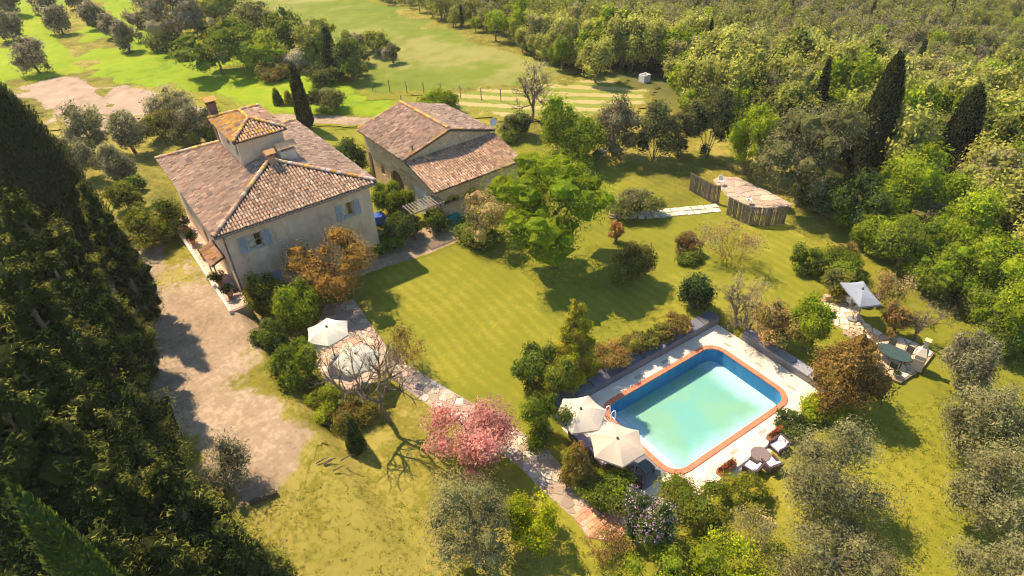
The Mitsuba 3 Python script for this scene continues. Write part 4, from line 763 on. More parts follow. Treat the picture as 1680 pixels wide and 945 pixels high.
plant('shrub', 'green', 'low_shrub', 'shrub', (14.091, 41.980, 0.964, 0.406), 'very small green shrub below the red-tipped shrub')
plant('twiggy', 'orange', 'twiggy_shrub', 'shrub', (17.002, 41.411, 2.486, 1.952), 'bare orange-twigged shrub spreading in the middle of the right lawn', x2='grey')
plant('shrub', 'green', 'laurel_shrub', 'shrub', (22.425, 39.721, 1.152, 1.152), 'leftmost rounded shrub of the green clump above the grey parasol', x2='bright')
plant('shrub', 'green', 'laurel_shrub', 'shrub', (24.310, 38.784, 1.751, 0.913), 'broadest rounded shrub of the green clump above the grey parasol', x2='bright')
plant('shrub', 'reddish', 'red_tipped_shrub', 'shrub', (25.500, 40.098, 0.790, 0.973), 'red-tipped shrub rising behind the green clump above the grey parasol')
plant('shrub', 'dark', 'clipped_bush', 'bush', (13.049, 35.967, 1.033, 1.409), 'dark green clipped round bush beside the bare pale tree', k=16, cr=.5)
plant('bare', 'grey', 'bare_pale_tree', 'tree', (15.459, 34.010, 2.018, 2.235), 'bare pale pinkish branching tree above the top corner of the pool', n=1100, trunk=.13, x2='pale')
plant('bare', 'grey', 'bare_pale_tree', 'tree', (15.840, 33.095, 1.080, 2.148), 'smaller bare branching tree right of the pale one above the pool', n=400, trunk=.10, x2='pale')
plant('shrub', 'bronze', 'yellow_brown_shrub', 'shrub', (17.029, 31.575, 1.426, 1.672), 'yellow-brown leafy shrub behind the far retaining wall of the pool', x2='pale')
plant('shrub', 'bright', 'feathery_shrub', 'shrub', (19.047, 31.025, 1.364, 1.993), 'feathery bright green shrub left of the grey parasol patio', x2='spring')
plant('shrub', 'orange', 'orange_bronze_shrub', 'shrub', (18.983, 26.006, 1.848, 2.674), 'big orange-bronze leafed shrub at the right corner of the pool', x2='bronze', n=10000, k=34, cr=.44)
plant('big', 'thuja', 'golden_conifer', 'conifer', (3.730, 29.909, 1.353, 2.860), 'golden green conical conifer at the edge of the lawn by the pool', n=7000, leaf=.07, k=44)
plant('shrub', 'green', 'round_bush', 'bush', (1.275, 29.025, 1.319, 1.527), 'rounded dark green bush left of the golden conifer', x2='dark')
plant('shrub', 'green', 'round_bush', 'bush', (2.440, 28.122, 1.112, 1.389), 'green bush directly below the golden conifer', x2='thuja')
plant('shrub', 'reddish', 'russet_shrub', 'shrub', (6.141, 30.917, 1.150, 0.545), 'russet shrub right of the golden conifer along the pool wall', x2='bronze')
plant('shrub', 'reddish', 'russet_shrub', 'shrub', (8.711, 32.247, 0.854, 0.541), 'russet and green shrub in the middle of the row along the pool wall', x2='green')
plant('shrub', 'bronze', 'russet_shrub', 'shrub', (11.170, 33.678, 0.877, 0.575), 'bronze shrub at the far end of the row along the pool wall', x2='reddish')
plant('shrub', 'bronze', 'russet_shrub', 'shrub', (7.539, 31.613, 0.844, 0.525), 'small bronze shrub filling the row along the pool wall, second from the golden conifer', x2='green')
plant('shrub', 'green', 'russet_shrub', 'shrub', (9.898, 32.833, 0.781, 0.556), 'small green and russet shrub in the pool wall row, second from its far end', x2='reddish')
plant('shrub', 'green', 'round_bush', 'bush', (1.397, 24.952, 1.383, 1.676), 'large green bush left of the first pool parasol', x2='bright', k=16)
plant('shrub', 'thuja', 'brown_green_shrub', 'shrub', (2.911, 21.993, 0.882, 1.474), 'brownish green shrub between the stone path and the pool sofas', x2='reddish')
plant('shrub', 'green', 'laurel_bush', 'bush', (4.362, 20.766, 1.479, 0.803), 'light-tipped green bush at the end of the stone path beside the rug', x2='spring')
plant('shrub', 'green', 'laurel_bush', 'bush', (8.870, 20.072, 1.768, 0.937), 'dense rounded green bush at the lower corner of the pool', x2='thuja', k=18)
plant('shrub', 'dark', 'rhododendron', 'shrub', (6.117, 18.239, 1.159, 1.730), 'rhododendron with lilac blossom beside the terracotta landing', x2='green', blossom='lilac')
plant('shrub', 'gold', 'golden_shrub', 'shrub', (0.484, 18.584, 1.409, 1.687), 'vivid golden-green shrub below the stone path', k=16)
plant('olive', 'olive', 'olive_tree', 'tree', (-2.412, 17.662, 2.160, 3.204), 'grey-green olive tree in the foreground below the pink tree', n=9000)
plant('tree', 'pink', 'pink_tree', 'tree', (-2.878, 23.228, 2.373, 2.134), 'pink feathery flowering tree leaning over the stone path', n=11000, k=30, cr=.36, leaf=.075, corek=.25)
plant('bare', 'grey', 'bare_tree', 'tree', (-7.817, 26.757, 2.635, 3.811), 'leafless dark branching tree beside the stone terrace', n=200, trunk=.17)
plant('twiggy', 'reddish', 'thin_shrub', 'shrub', (-6.744, 31.125, 1.684, 1.751), 'thin half-bare shrub on the lawn beside the stone terrace', k=5)
plant('shrub', 'green', 'garden_shrub', 'shrub', (-17.971, 38.100, 1.512, 1.700), 'mixed green shrub under the near corner of the farmhouse', x2='thuja')
plant('shrub', 'bright', 'garden_shrub', 'shrub', (-15.305, 36.037, 1.713, 1.839), 'bright fresh green shrub between farmhouse corner and first terrace parasol', x2='spring')
plant('shrub', 'green', 'garden_shrub', 'shrub', (-16.224, 33.672, 1.281, 1.344), 'darker green shrub on the drive side below the bright fresh one', x2='dark')
plant('shrub', 'green', 'garden_shrub', 'shrub', (-13.876, 30.219, 1.463, 1.653), 'broad green shrub between the drive and the weathered parasol', x2='bright')
plant('shrub', 'spring', 'yellow_green_shrub', 'shrub', (-11.713, 27.654, 1.220, 0.921), 'low yellow-green shrub at the lower end of the stone terrace', x2='thuja')
plant('shrub', 'reddish', 'brown_shrub', 'shrub', (-9.969, 27.329, 1.475, 0.662), 'brown half-dry shrub between the yellow-green shrub and the bare tree', x2='thuja')
plant('conifer', 'dark', 'dwarf_conifer', 'conifer', (-9.421, 24.688, 0.586, 1.423), 'small dark green dwarf conifer on the grass below the terrace', x2='green', n=1200)
plant('tree', 'orange', 'orange_tree', 'tree', (-13.002, 39.884, 2.894, 2.767), 'orange-leafed small tree against the front wall of the farmhouse', n=8500, x2='bronze', k=26)
plant('shrub', 'green', 'corner_bush', 'bush', (-30.114, 47.725, 2.351, 1.776), 'green bush at the back left corner of the farmhouse', x2='thuja')
plant('twiggy', 'reddish', 'brown_twig_shrub', 'shrub', (3.780, 17.664, 1.252, 0.759), 'brown twiggy shrub beneath the terracotta landing', k=8)
plant('shrub', 'spring', 'bottom_bush', 'bush', (5.676, 15.851, 1.778, 1.125), 'bright green bush cut by the bottom of the picture', x2='bright')
plant('shrub', 'spring', 'bottom_bush', 'bush', (8.801, 15.856, 2.085, 1.247), 'larger bright yellow-green bush near the bottom right of the landing', x2='gold', k=18)
plant('twiggy', 'pale', 'straw_shrub', 'shrub', (11.162, 17.913, 1.220, 1.220), 'straw-coloured thin shrub between the green corner bush and the olive trees', x2='olive')
plant('shrub', 'dark', 'deck_bush', 'bush', (15.896, 25.001, 0.995, 0.490), 'dark green bush at the right corner of the pool deck', x2='green')
plant('shrub', 'spring', 'deck_bush', 'bush', (17.822, 25.744, 0.933, 0.933), 'yellow-green bush below the orange-bronze shrub', x2='gold')
plant('shrub', 'thuja', 'deck_bush', 'bush', (11.804, 20.546, 1.156, 0.589), 'low yellowish green bush under the armchairs of the lower deck', x2='green')
plant('olive', 'olive', 'olive_tree', 'tree', (15.469, 19.657, 2.523, 3.074), 'large grey-green olive tree right of the pool', n=12000, k=34)
plant('olive', 'olive', 'olive_tree', 'tree', (14.112, 15.763, 2.796, 1.497), 'olive tree at the bottom edge below the large one by the pool', n=11000, k=32)
plant('olive', 'greyolive', 'olive_tree', 'tree', (26.632, 26.906, 1.537, 2.152), 'small olive tree on the slope right of the barbecue', n=5000)
plant('olive', 'olive', 'olive_tree', 'tree', (24.416, 22.160, 1.979, 2.510), 'olive tree directly below the small one at the right edge', n=9000)
plant('olive', 'olive', 'olive_tree', 'tree', (22.581, 17.889, 2.411, 2.673), 'broad olive tree at the right edge of the picture', n=9000)
plant('olive', 'olive', 'olive_tree', 'tree', (20.640, 14.061, 2.082, 2.619), 'lowest olive tree in the right bottom corner', n=9000)
plant('olive', 'greyolive', 'grey_bush', 'bush', (-15.426, 21.917, 1.077, 1.540), 'round grey bush standing against the dark evergreens by the drive', n=3500, k=18, cr=.6, corek=.6)
plant('bare', 'grey', 'bare_sapling', 'tree', (26.281, 31.330, 1.448, 2.092), 'bare thin sapling above the masonry barbecue', n=160, trunk=.09)
plant('twiggy', 'reddish', 'brown_twig_shrub', 'shrub', (25.718, 34.312, 1.247, 1.806), 'brown twiggy bush right behind the grey parasol', x2='pale', k=6)
plant('shrub', 'reddish', 'brown_shrub', 'shrub', (25.153, 31.901, 0.801, 1.245), 'brown-pink shrub at the right end of the parasol patio', x2='bronze')
plant('shrub', 'holm', 'grey_green_bush', 'bush', (23.365, 36.424, 1.047, 0.984), 'grey-green bush tucked behind the ledge wall by the grey parasol', x2='thuja')
plant('shrub', 'green', 'yard_shrub', 'shrub', (-15.843, 60.323, 1.963, 1.816), 'green shrub behind the farmhouse roof next to the barn', x2='dark')
plant('shrub', 'green', 'yard_shrub', 'shrub', (-11.004, 52.236, 1.324, 1.864), 'green climbing shrub between the right farmhouse corner and the barn', x2='spring')
plant('shrub', 'bright', 'yard_shrub', 'shrub', (-9.317, 50.914, 1.142, 1.482), 'bright green shrub beneath the pergola', x2='green')
plant('shrub', 'dark', 'yard_shrub', 'shrub', (-8.970, 47.360, 1.501, 1.289), 'dark green shrub in the yard below the pergola', x2='green')
plant('shrub', 'bright', 'yard_shrub', 'shrub', (-10.316, 46.040, 1.534, 0.574), 'low dark hedge shrub at the right foot of the farmhouse', x2='dark')
plant('shrub', 'green', 'clipped_ball', 'bush', (-6.113, 48.500, 1.055, 1.055), 'clipped green ball shrub at the corner of the barn lean-to', k=14, cr=.5)
# --- behind the houses
plant('cypress', 'cyp', 'slim_cypress', 'cypress', (-23.240, 73.486, 0.807, 3.907), 'slim dark cypress rising just behind the farmhouse roof', n=3000)
plant('cypress', 'cyp', 'cypress', 'cypress', (33.615, 54.084, 1.523, 6.002), 'tall dark cypress standing out above the wood on the right', n=8000)
plant('cypress', 'cyp', 'cypress', 'cypress', (44.320, 57.635, 1.470, 4.472), 'shorter leaning dark cypress near the right edge', n=5000)
plant('shrub', 'holm', 'field_bush', 'bush', (-22.069, 78.888, 2.193, 1.504), 'grey-green bush on the meadow right of the slim cypress', x2='green')
plant('conifer', 'green', 'dwarf_conifer', 'conifer', (-28.923, 82.258, 0.628, 1.053), 'tiny conifer on the meadow left of the slim cypress', n=500)
plant('conifer', 'thuja', 'dwarf_conifer', 'conifer', (-27.377, 81.921, 0.548, 0.888), 'second tiny conifer hugging the slim cypress', n=400)
plant('shrub', 'spring', 'lane_shrub', 'shrub', (-7.564, 76.564, 2.292, 1.337), 'light green shrub behind the barn ridge', x2='bright')
plant('bare', 'grey', 'field_tree', 'tree', (3.450, 72.431, 3.191, 3.884), 'tall sparsely leaved tree standing behind the barn', n=900, trunk=.2, x2='oakfar')
plant('shrub', 'green', 'lane_shrub', 'shrub', (1.303, 67.615, 1.811, 1.493), 'dark green shrub right of the satellite dish', x2='holm')
plant('shrub', 'grey', 'grey_brown_bush', 'tree', (11.650, 60.971, 2.015, 3.200), 'grey-brown half bare thicket tree right of the bushy green pair', x2='holm', k=16)
plant('shrub', 'holm', 'dark_thicket_tree', 'tree', (15.078, 59.989, 2.178, 2.844), 'dark olive thicket tree next to the grey-brown one', k=16, x2='dark')
plant('shrub', 'dark', 'dark_thicket_tree', 'tree', (20.372, 59.827, 2.277, 3.633), 'very dark rounded evergreen tree behind the wattle fence gap', k=18, x2='holm')
plant('shrub', 'holm', 'dark_thicket_tree', 'tree', (17.726, 60.062, 1.638, 2.611), 'brownish evergreen tree between the dark thicket trees', k=14)
plant('tree', 'spring', 'fresh_green_tree', 'tree', (23.176, 56.064, 2.343, 3.460), 'fresh yellow-green tree rising behind the upper terrace', n=6000, x2='bright')
plant('tree', 'holm', 'holm_oak', 'tree', (25.801, 49.947, 3.842, 4.515), 'broad grey-olive holm oak left of the tall cypress', n=9000, k=30, x2='greyolive')
plant('shrub', 'greyolive', 'holm_oak', 'tree', (42.756, 60.893, 3.238, 2.513), 'rounded brownish holm oak between the two dark cypresses', k=18, x2='holm')
plant('tree', 'spring', 'edge_tree', 'tree', (33.672, 46.160, 2.834, 3.483), 'glowing yellow-green tree in front of the cypresses', n=8000, x2='bright', k=28)
plant('tree', 'spring', 'edge_tree', 'tree', (31.549, 46.000, 2.014, 2.076), 'low yellow-green tree at the foot of the tall cypress', n=5000)
plant('twiggy', 'grey', 'bare_thicket', 'shrub', (41.322, 49.472, 2.406, 2.181), 'bare grey-brown thicket below the shorter cypress', x2='greyolive', k=9)
plant('tree', 'green', 'edge_tree', 'tree', (29.344, 39.493, 2.038, 2.213), 'mid-green tree on the edge of the lawn below the glowing tree', n=6000, x2='bright')
plant('tree', 'spring', 'edge_tree', 'tree', (34.836, 40.633, 2.523, 2.862), 'light green tree with pale trunk at the right wood edge', n=7000, x2='bright')
plant('tree', 'bright', 'edge_tree', 'tree', (30.684, 36.138, 2.102, 1.928), 'green tree leaning over the right lawn edge', n=6500, x2='green')
plant('tree', 'spring', 'edge_tree', 'tree', (33.494, 34.880, 2.288, 2.556), 'bright yellow-green tree cut by the right picture edge', n=7000, x2='bright')
plant('shrub', 'holm', 'edge_shrub', 'shrub', (30.506, 36.488, 1.046, 1.162), 'brown-green shrub on the lawn edge in front of the leaning tree')
plant('tree', 'bright', 'edge_tree', 'tree', (30.943, 30.431, 1.920, 2.182), 'lowest light green tree of the right wood edge', n=6500, x2='spring')
plant('shrub', 'green', 'edge_shrub', 'shrub', (30.736, 29.570, 1.107, 1.422), 'dark green shrub at the bottom end of the right wood edge', x2='bright')
plant('shrub', 'holm', 'edge_shrub', 'shrub', (27.702, 48.816, 2.387, 0.971), 'dark spreading shrub at the end of the railing', x2='dark')
plant('tree', 'dark', 'edge_tree', 'tree', (28.603, 45.874, 2.250, 2.436), 'dark shady tree below the tall cypress', n=6000, x2='green')
plant('shrub', 'bright', 'edge_shrub', 'shrub', (28.512, 42.407, 1.485, 1.485), 'leafy green shrub bordering the lawn right of the wattle fence', x2='spring')
r8 = np.random.default_rng(88)
for k in range(46):                                            # undergrowth closing the edge of the wood
    t = r8.random(); a, b = ((np.array((26.084, 51.684)), np.array((28.837, 40.808))) if t < .4 else (np.array((28.837, 40.808)), np.array((32.097, 28.475)))); u_ = r8.random()
    q = a + (b - a) * u_; nn = np.array([.8, .6]); q = q + nn * (r8.random() * 5.0 - .2)
    w = .8 + 1.0 * r8.random(); plant('shrub', ('green', 'bright', 'holm', 'spring')[k % 4], 'undergrowth_bush', 'bush', (q[0], q[1], w, w * (.55 + .4 * r8.random())), 'leafy undergrowth bush along the right edge of the lawn where the wood begins', x2=('bright', 'spring', 'green', 'bright')[k % 4], n=2200, k=9, group='undergrowth bushes along the right wood edge')
# --- olive meadow on the left
for bb, lb in (((-69.286, 99.580, 2.713, 2.618), 'olive tree nearest the bare soil patch on the meadow'), ((-80.454, 126.620, 2.231, 2.691), 'leafier olive tree in the first meadow row from the left'), ((-75.825, 130.249, 2.059, 2.648), 'dark olive tree in the second meadow row'),
               ((-62.206, 112.832, 1.718, 2.764), 'thin olive tree at the lower end of the second meadow row'), ((-69.457, 122.657, 1.525, 2.199), 'small olive tree in the middle of the second meadow row'), ((-90.865, 140.523, 2.438, 2.562), 'olive tree at the top of the first meadow row'),
               ((-86.555, 121.894, 2.154, 2.597), 'olive tree at the far left meadow edge'), ((-96.108, 138.976, 2.405, 2.773), 'olive tree in the top left corner'), ((-87.582, 146.565, 2.281, 2.540), 'olive tree cut by the top edge in the second row')):
    plant('olive', 'greyolive', 'meadow_olive', 'tree', bb, lb, n=1800, x2='grey', corek=.5)
for bb, lb in (((-45.904, 68.324, 2.196, 2.990), 'olive tree left of the farmhouse by the gravel lane'), ((-41.359, 68.536, 1.876, 2.681), 'second olive tree by the gravel lane'), ((-40.336, 77.598, 2.822, 2.330), 'large grey olive tree by the lane above the farmhouse'), ((-39.548, 60.647, 1.406, 2.019), 'small olive tree on the grass beside the big cypress'),
               ((-38.509, 60.468, 1.471, 1.471), 'round olive bush on the grass left of the farmhouse')):
    plant('olive', 'olive', 'lane_olive', 'tree', bb, lb, n=3600, x2='greyolive')
for pal, bb, lb, x2 in (('reddish', (-39.855, 72.559, 2.050, 1.813), 'reddish lane-side shrub left of the tower', 'green'), ('greyolive', (-35.534, 71.414, 2.439, 2.046), 'grey-brown shrub behind the left edge of the farmhouse roof', 'holm'), ('green', (-34.245, 70.757, 1.599, 1.442), 'green shrub touching the farmhouse roof edge', 'bright'),
                       ('dark', (-36.044, 57.556, 0.949, 0.809), 'small dark bush on the grass left of the farmhouse', 'green'), ('green', (-34.690, 53.057, 1.385, 1.385), 'green shrub above the corner bush by the farmhouse', 'thuja'), ('olive', (-43.389, 61.390, 1.663, 2.343), 'grey shrub half hidden by the big cypress', 'greyolive')):
    plant('shrub', pal, 'lane_side_shrub', 'shrub', bb, lb, x2=x2)
# --- hedgerow between the meadow and the sloping field
for kind, pal, bb, lb, x2 in (('tree', 'grey', (-61.343, 121.518, 3.640, 3.862), 'brownish bare tree at the left end of the hedgerow', 'oakfar'), ('tree', 'grey', (-52.611, 112.451, 4.189, 4.396), 'tall brown-grey tree in the hedgerow', 'holm'), ('tree', 'green', (-41.194, 97.277, 5.146, 3.526), 'broad dark green tree bulging out of the hedgerow onto the meadow', 'thuja'),
        ('tree', 'oakfar', (-47.183, 118.865, 3.671, 3.997), 'yellowish tree at the top of the hedgerow', 'green'), ('tree', 'holm', (-39.742, 110.633, 3.756, 3.444), 'olive-brown tree in the middle of the hedgerow', 'oakfar'), ('tree', 'spring', (-34.545, 97.282, 3.476, 2.708), 'light green tree in the middle of the hedgerow', 'oakfar'),
        ('tree', 'green', (-32.738, 104.083, 3.002, 3.496), 'green tree on the far side of the hedgerow', 'oakfar'), ('shrub', 'white', (-29.208, 96.503, 1.869, 1.773), 'white blossoming bush in the hedgerow', 'pale'), ('conifer', 'dark', (-23.462, 91.576, 1.683, 3.546), 'dark conifer at the lower end of the hedgerow', 'cyp'),
        ('tree', 'oakfar', (-27.204, 96.723, 2.119, 3.237), 'pale green tree left of the dark conifer in the hedgerow', 'green'), ('tree', 'green', (-20.468, 89.614, 1.744, 2.894), 'last green tree at the right end of the hedgerow', 'holm'), ('shrub', 'reddish', (-32.267, 93.207, 2.520, 1.039), 'brown undergrowth bush at the foot of the hedgerow', 'green'),
        ('shrub', 'holm', (-24.372, 89.395, 2.515, 1.177), 'dark undergrowth bush at the right foot of the hedgerow', 'green'), ('shrub', 'holm', (-55.842, 112.966, 3.060, 1.171), 'low dark bush at the left foot of the hedgerow', 'green')):
    plant(kind, pal, 'hedgerow_tree' if kind != 'shrub' else 'hedgerow_bush', 'tree' if kind != 'shrub' else 'bush', bb, lb, x2=x2, n=2600, cr=.46)
ha, hb = np.array((-65.988, 122.044)), np.array((-19.154, 90.092))
for k in range(34):
    q = ha + (hb - ha) * (k + r8.random()) / 34 + np.array([.5, .87]) * r8.random() * 11; w = 1.3 + 1.3 * r8.random()
    plant('shrub', ('holm', 'green', 'oakfar', 'grey', 'thuja')[k % 5], 'hedgerow_scrub', 'bush', (q[0], q[1], w, w * (.7 + .5 * r8.random())), 'scrubby bush filling the gaps between the hedgerow trees', x2=('green', 'oakfar', 'green', 'holm', 'green')[k % 5], n=1200, k=9, group='scrub bushes of the hedgerow')
# --- tall evergreens on the left
for tp, rx, rz, lb in (((-35.156, 44.223), 3.6, 8.0, 'huge dark cypress filling the upper left edge'),):
    plant('cypress', 'cyp', 'wide_cypress', 'cypress', (*tp, rx, rz), lb, n=11000, leaf=.11)
plant('cypress', 'dark', 'wide_cypress', 'cypress', (*(-12.718, 10.372), .95, 8.5), 'pointed cypress in the bottom left corner with sunlit rim', n=9000, leaf=.06, x2='green')
for k, (tp, h, rx, lb) in enumerate((((-23.557, 22.707), 13, 3.2, 'dark evergreen on the left picture border, halfway down'), ((-19.339, 15.462), 13, 3.2, 'dark evergreen on the left picture border, behind the pointed cypress'), ((-16.040, 11.139), 11, 2.6, 'lowest dark evergreen at the foot of the pointed cypress'), ((-28.539, 32.542), 13, 4.0, 'dark evergreen at the left edge under the huge cypress'), ((-25.223, 29.896), 13.5, 2.7, 'dark evergreen with lit tips at the upper end of the left row'), ((-24.647, 28.962), 11.5, 2.3, 'dark evergreen closest to the farmhouse in the left row'),
        ((-21.046, 22.824), 14, 3.0, 'tall dark evergreen at the left edge in the middle of the row'), ((-21.381, 23.356), 12, 2.4, 'dark evergreen beside the upper part of the drive'), ((-19.658, 19.333), 13, 3.0, 'dark evergreen left of the drive shadow'), ((-19.184, 19.810), 12, 2.4, 'dark evergreen casting the large shadow on the drive'),
        ((-17.886, 16.035), 14, 3.6, 'dark evergreen at the left edge above the pointed cypress'), ((-17.473, 16.542), 11.5, 3.2, 'dark evergreen right of the pointed cypress tip'), ((-17.757, 18.629), 10.5, 2.0, 'dark evergreen above the round grey bush'), ((-15.279, 15.071), 11, 2.8, 'dark evergreen in the lower middle of the left row'),
        ((-13.926, 16.057), 9.5, 2.4, 'dark evergreen at the lower right end of the row'), ((-14.422, 12.485), 11, 2.8, 'dark evergreen at the bottom right of the pointed cypress'), ((-13.339, 13.332), 9.5, 2.5, 'dark evergreen cut by the bottom edge'), ((-25.803, 36.153), 11, 1.4, 'dark evergreen nearest the corner bush, shading the upper end of the drive'), ((-23.611, 29.956), 11.5, 1.4, 'dark evergreen standing out into the drive, throwing the broad shadow'), ((-23.305, 27.790), 11.5, 1.5, 'dark evergreen next below the one standing out into the drive'), ((-12.265, 15.136), 7.5, 2.1, 'smallest dark evergreen at the bottom end of the row'))):
    plant('big', 'evergreen', 'evergreen_tree', 'tree', (*tp, rx, h / 2), lb, n=8500, leaf=.096, k=56)
lg = lab('fallen_branch', 'dark fallen branch on the dry grass at the lower end of the drive', 'branch'); o = onz((-10.652, 22.931), .1); m = M(); rr9 = np.random.default_rng(3)
for k in range(5): a = o + np.r_[rr9.normal(size=2) * .25, 0]; m.add(*tube([a, a + .6 * np.array([.5, .25, .12]) * (1 + k * .2), a + .6 * np.array([1.1, .5, .1 + .1 * rr9.random()])], [.045, .035, .012], 5), (.12, .09, .06))
put('fallen_branch', m.ply())
lg = lab('log', 'dark log lying at the edge of the evergreens', 'log'); put('log', M().add(*tube([onz((-14.143, 20.669), .15), onz((-13.449, 20.938), .2), onz((-12.868, 21.184), .2)], [.14, .15, .12], 8), (.10, .07, .05)).ply())
# --- the wood on the right and behind
R5 = np.random.default_rng(77)
PROTO = []
def proto(name, pal, x2, rx, h, n, size, kind, far=False):
    if far: n, size = int(n * .27), size * 1.6
    r = np.random.default_rng(300 + len(PROTO)); w, lv = M(), M(); lo = .05; ch = h * (1 - lo) / 2
    if kind == 'cyp':
        t = r.random(n) ** .8; g = r.random(n) * 6.283; c = np.stack([np.cos(g), np.sin(g), t * 0], 1) * (rx * .8 * np.clip(np.sin((t * .9 + .08) ** .6 * np.pi), 0, 1) * (.8 + .3 * r.random(n)))[:, None] + np.stack([t * 0, t * 0, t * h], 1); lv.add(*leaves(r, c, np.full((n, 1), .12), n, size, PALS[pal], up=.1))
        w.add(*tube([[0, 0, -.5], [0, 0, h * .9]], [.25, .05], 6), BARK)
    else:
        c, rad = clumps(r, rx, ch, h - ch, 22, .42, -.55); limbs(w, r, [0, 0, 0], h * .55, c, .16, (.20, .165, .125), (2 if far else 8) if kind != 'bare' else 12)
        if kind == 'bare':
            for _ in range(1 if far else 3): twigs(w, r, [r.normal() * .3, r.normal() * .3, 0], h, .5, 3, .10, (.24, .19, .14), kids=3)
        lv.add(*leaves(r, c, rad, n, size, PALS[pal] + (PALS[x2] if x2 else []), thick=.6))
        if not far: core(lv, r, c, rad, .55 if kind != 'bare' else .2, PALS[pal][-1])
    scene[name] = {'type': 'shapegroup', 'trunk': w.ply(), 'crown': lv.ply('leaf')}
    PROTO.append(name)
SPEC = {
 'spring_tree': (('spring', 'bright', 2.5, 7.5, 2600, .19, 'b'), 'fresh green young tree', 'fresh green trees of the wood'),
 'wood_oak': (('oakfar', None, 2.5, 7.6, 2600, .19, 'b'), 'yellow-green oak just coming into leaf', 'yellow-green oaks of the wood'),
 'pale_oak': (('oakfar', 'grey', 2.3, 7.0, 2400, .18, 'b'), 'brownish yellow thin-leaved oak', 'brownish thin-leaved oaks of the wood'),
 'brown_tree': (('grey', 'holm', 2.4, 7.5, 1100, .17, 'bare'), 'grey-brown almost bare tree', 'grey-brown bare trees of the wood'),
 'wood_holm_oak': (('holm', 'green', 2.5, 6.5, 2600, .18, 'b'), 'dark olive holm oak', 'dark holm oaks of the wood'),
 'green_tree': (('green', 'oakfar', 2.5, 7.8, 2600, .19, 'b'), 'mid-green broad tree', 'mid-green trees of the wood'),
 'wood_cypress': (('cyp', None, .9, 8.5, 1400, .24, 'cyp'), 'slim dark cypress among the trees', 'small cypresses of the wood')}
for k, (a, *_ ) in SPEC.items(): proto('kind_' + k, *a); proto('far_' + k, *a, far=True)
def seen(p):
    q = p - EYE; d = q @ FWD; return (d > 1) & (np.abs(q @ (-math.sin(ROLL) * -_u0 * 0 + math.cos(ROLL) * _r0 + math.sin(ROLL) * _u0)) < d * .90) & (np.abs(q @ UP) < d * .56)
cand = []
yy = np.r_[np.arange(26, 112, 2.45), np.arange(112, 265, 2.1)]
for k, y in enumerate(yy):
    for x in np.arange(-120, 260, 2.6 if y < 112 else 2.35):
        cand.append((x + (k % 2) * 1.5 + R5.normal() * .75, y + R5.normal() * .75))
cand = np.array(cand); f = forest_f(cand[:, 0], cand[:, 1]); ok = (f > 2.5) & (R5.random(len(cand)) < np.clip(1.25 - np.hypot(*cand.T) / 330, .5, 1)) & (np.hypot(*cand.T) < 265)
ok &= seen(np.c_[cand, gz(cand[:, 0], cand[:, 1]) + 4]); cand, f = cand[ok], f[ok]
own = np.ones(len(cand), bool)                            # room round the single trees, and a gap on the garden side of them
for x, y, rx, top in OWN:
    d = -np.array([x, y]) / np.hypot(x, y); q = cand - [x, y]; along, acr = q @ d, np.abs(q @ [-d[1], d[0]])
    own &= ~((np.hypot(*q.T) < rx * .7 + .6) | ((along > 0) & (along < 13) & (acr < rx * .8 + 1.0) & (top - gz(x, y) > 4 * rx + 1)))
cand, f = cand[own], f[own]
clear = Polygon([(15.059, 88.750), (21.140, 87.360), (22.561, 81.150), (20.267, 74.829), (12.828, 74.394)]).buffer(1)
keep = ~shapely.contains_xy(clear, cand[:, 0], cand[:, 1]); cand, f = cand[keep], f[keep]
dist = np.hypot(cand[:, 0], cand[:, 1]); order = np.argsort(dist); cand, f, dist = cand[order], f[order], dist[order]
names = list(SPEC); zone = nfbm(np.c_[cand * .045, cand[:, 0] * 0], 3, 8)
stuff = [0]
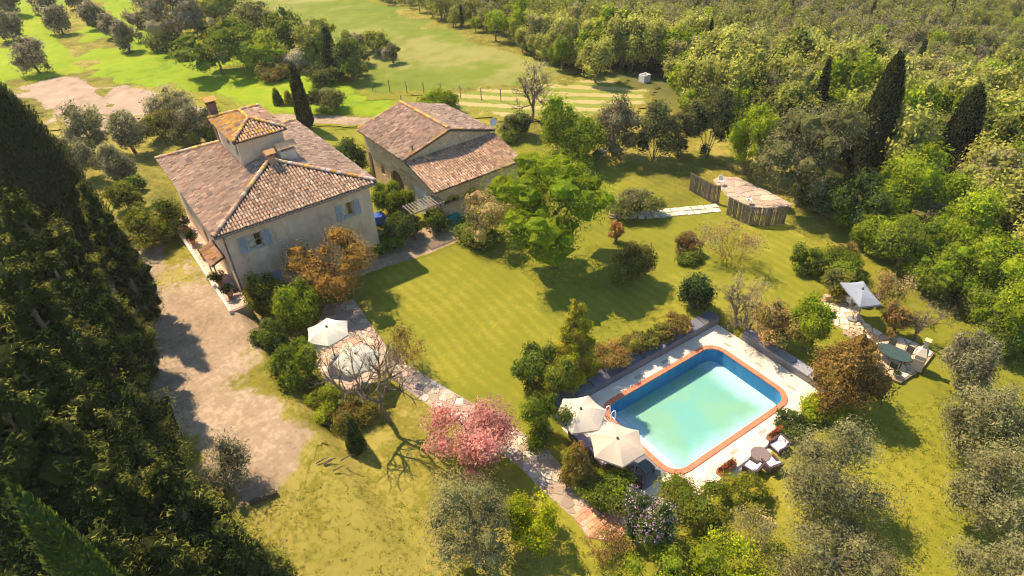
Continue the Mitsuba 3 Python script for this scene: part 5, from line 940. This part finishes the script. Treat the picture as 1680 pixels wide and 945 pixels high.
for k, (p, ff, d) in enumerate(zip(cand, f, dist)):
    z = zone[k]; u = R5.random()
    if d < 92: w = [.20, .24, .14, .13, .16, .11, .02]
    elif d < 130: w = [.10, .40, .23, .10, .05, .10, .02]
    else: w = [.05, .36, .30, .12, .06, .10, .01]
    w = np.array(w) * np.exp(np.array([1, .6, -.4, -1.2, -1, .3, 0]) * (z - .5) * 5); nm = names[R5.choice(len(names), p=w / w.sum())]
    s = (.58 + .55 * R5.random()) * (1.0 if ff > 8 else .8) * float(np.interp(d, [95, 130], [1, .66])); to = T().translate([p[0], p[1], float(gz(*p)) - .15]).rotate([0, 0, 1], R5.random() * 360).scale([s * (.9 + .2 * R5.random()), s, s * (.85 + .3 * R5.random())])
    inst = {'type': 'instance', 'to_world': to, 'g': {'type': 'ref', 'id': ('kind_' if k < 300 else 'far_') + nm}}
    if k < 300:
        key = num(nm); scene[key] = inst; _, lb, gr = SPEC[nm]; where = 'beside the far cultivated field' if p[0] < 24 and p[1] > 78 else 'close behind the garden edge' if d < 74 else 'on the lower slope behind the cypresses'
        lab(key, f'{lb} {where}', 'tree', f'{gr}, {where}')
    else:
        stuff[0] += 1; scene[f'woodland__{stuff[0]:03d}'] = inst
lab('woodland', 'far yellow-green oak wood covering the slope beyond the valley', 'wood', kind='stuff')
# vineyard posts in the field behind the barn
for k, p in enumerate(((-17.081, 85.164), (-14.684, 84.226), (-12.354, 83.460), (-10.056, 82.701), (-7.785, 81.901), (-5.220, 80.624), (-2.563, 79.326), (-0.117, 78.522), (-12.467, 78.390), (-9.323, 77.108))):
    key = num('field_post'); lab(key, 'thin wooden post in the field strip behind the barn', 'post', 'wooden posts in the field behind the barn'); q = onz(p); put(key, M().add(*tube([q - Z(.2), q + Z(1.7)], .06, 5), (.20, .15, .10)).ply())
# weeds and tufts
m = M(); g = []
for poly, n in ((Polygon([(-19.358, 36.606), (-13.959, 27.596), (-11.491, 24.619), (-10.782, 27.007), (-15.598, 34.666), (-18.995, 39.136)]), 500), (Polygon([(26.318, 53.802), (28.696, 43.022), (30.076, 33.524), (30.313, 28.075), (32.462, 29.009), (32.054, 36.916), (30.933, 47.728)]), 1600), (Polygon([(-3.921, 46.210), (-0.400, 42.268), (2.792, 39.496), (7.270, 38.329), (7.046, 43.292), (1.136, 43.866)]), 500), (Polygon([(-13.633, 20.914), (-11.257, 16.990), (3.951, 16.610), (2.958, 18.110), (-5.124, 20.425), (-9.899, 23.085)]), 900), (Polygon([(19.923, 24.469), (17.837, 17.248), (20.675, 17.028), (26.185, 26.827)]), 600)):
    x0, y0, x1, y1 = poly.bounds; q = R5.random((n * 3, 2)) * [x1 - x0, y1 - y0] + [x0, y0]; q = q[shapely.contains_xy(poly, q[:, 0], q[:, 1])][:n]; g.append(q)
g = np.vstack(g); c = np.c_[g, gz(g[:, 0], g[:, 1]) + .05]
m.add(*leaves(R5, c, np.full((len(c), 3), [.13, .13, .06]), len(c) * 6, .05, [(.34, .36, .04), (.42, .38, .06), (.28, .33, .03), (.46, .38, .10)], up=.0, aspect=.3)); scene['weeds'] = m.ply('leaf'); lab('weeds', 'tufts of weeds and rough grass along the garden edges', 'weeds', kind='stuff')
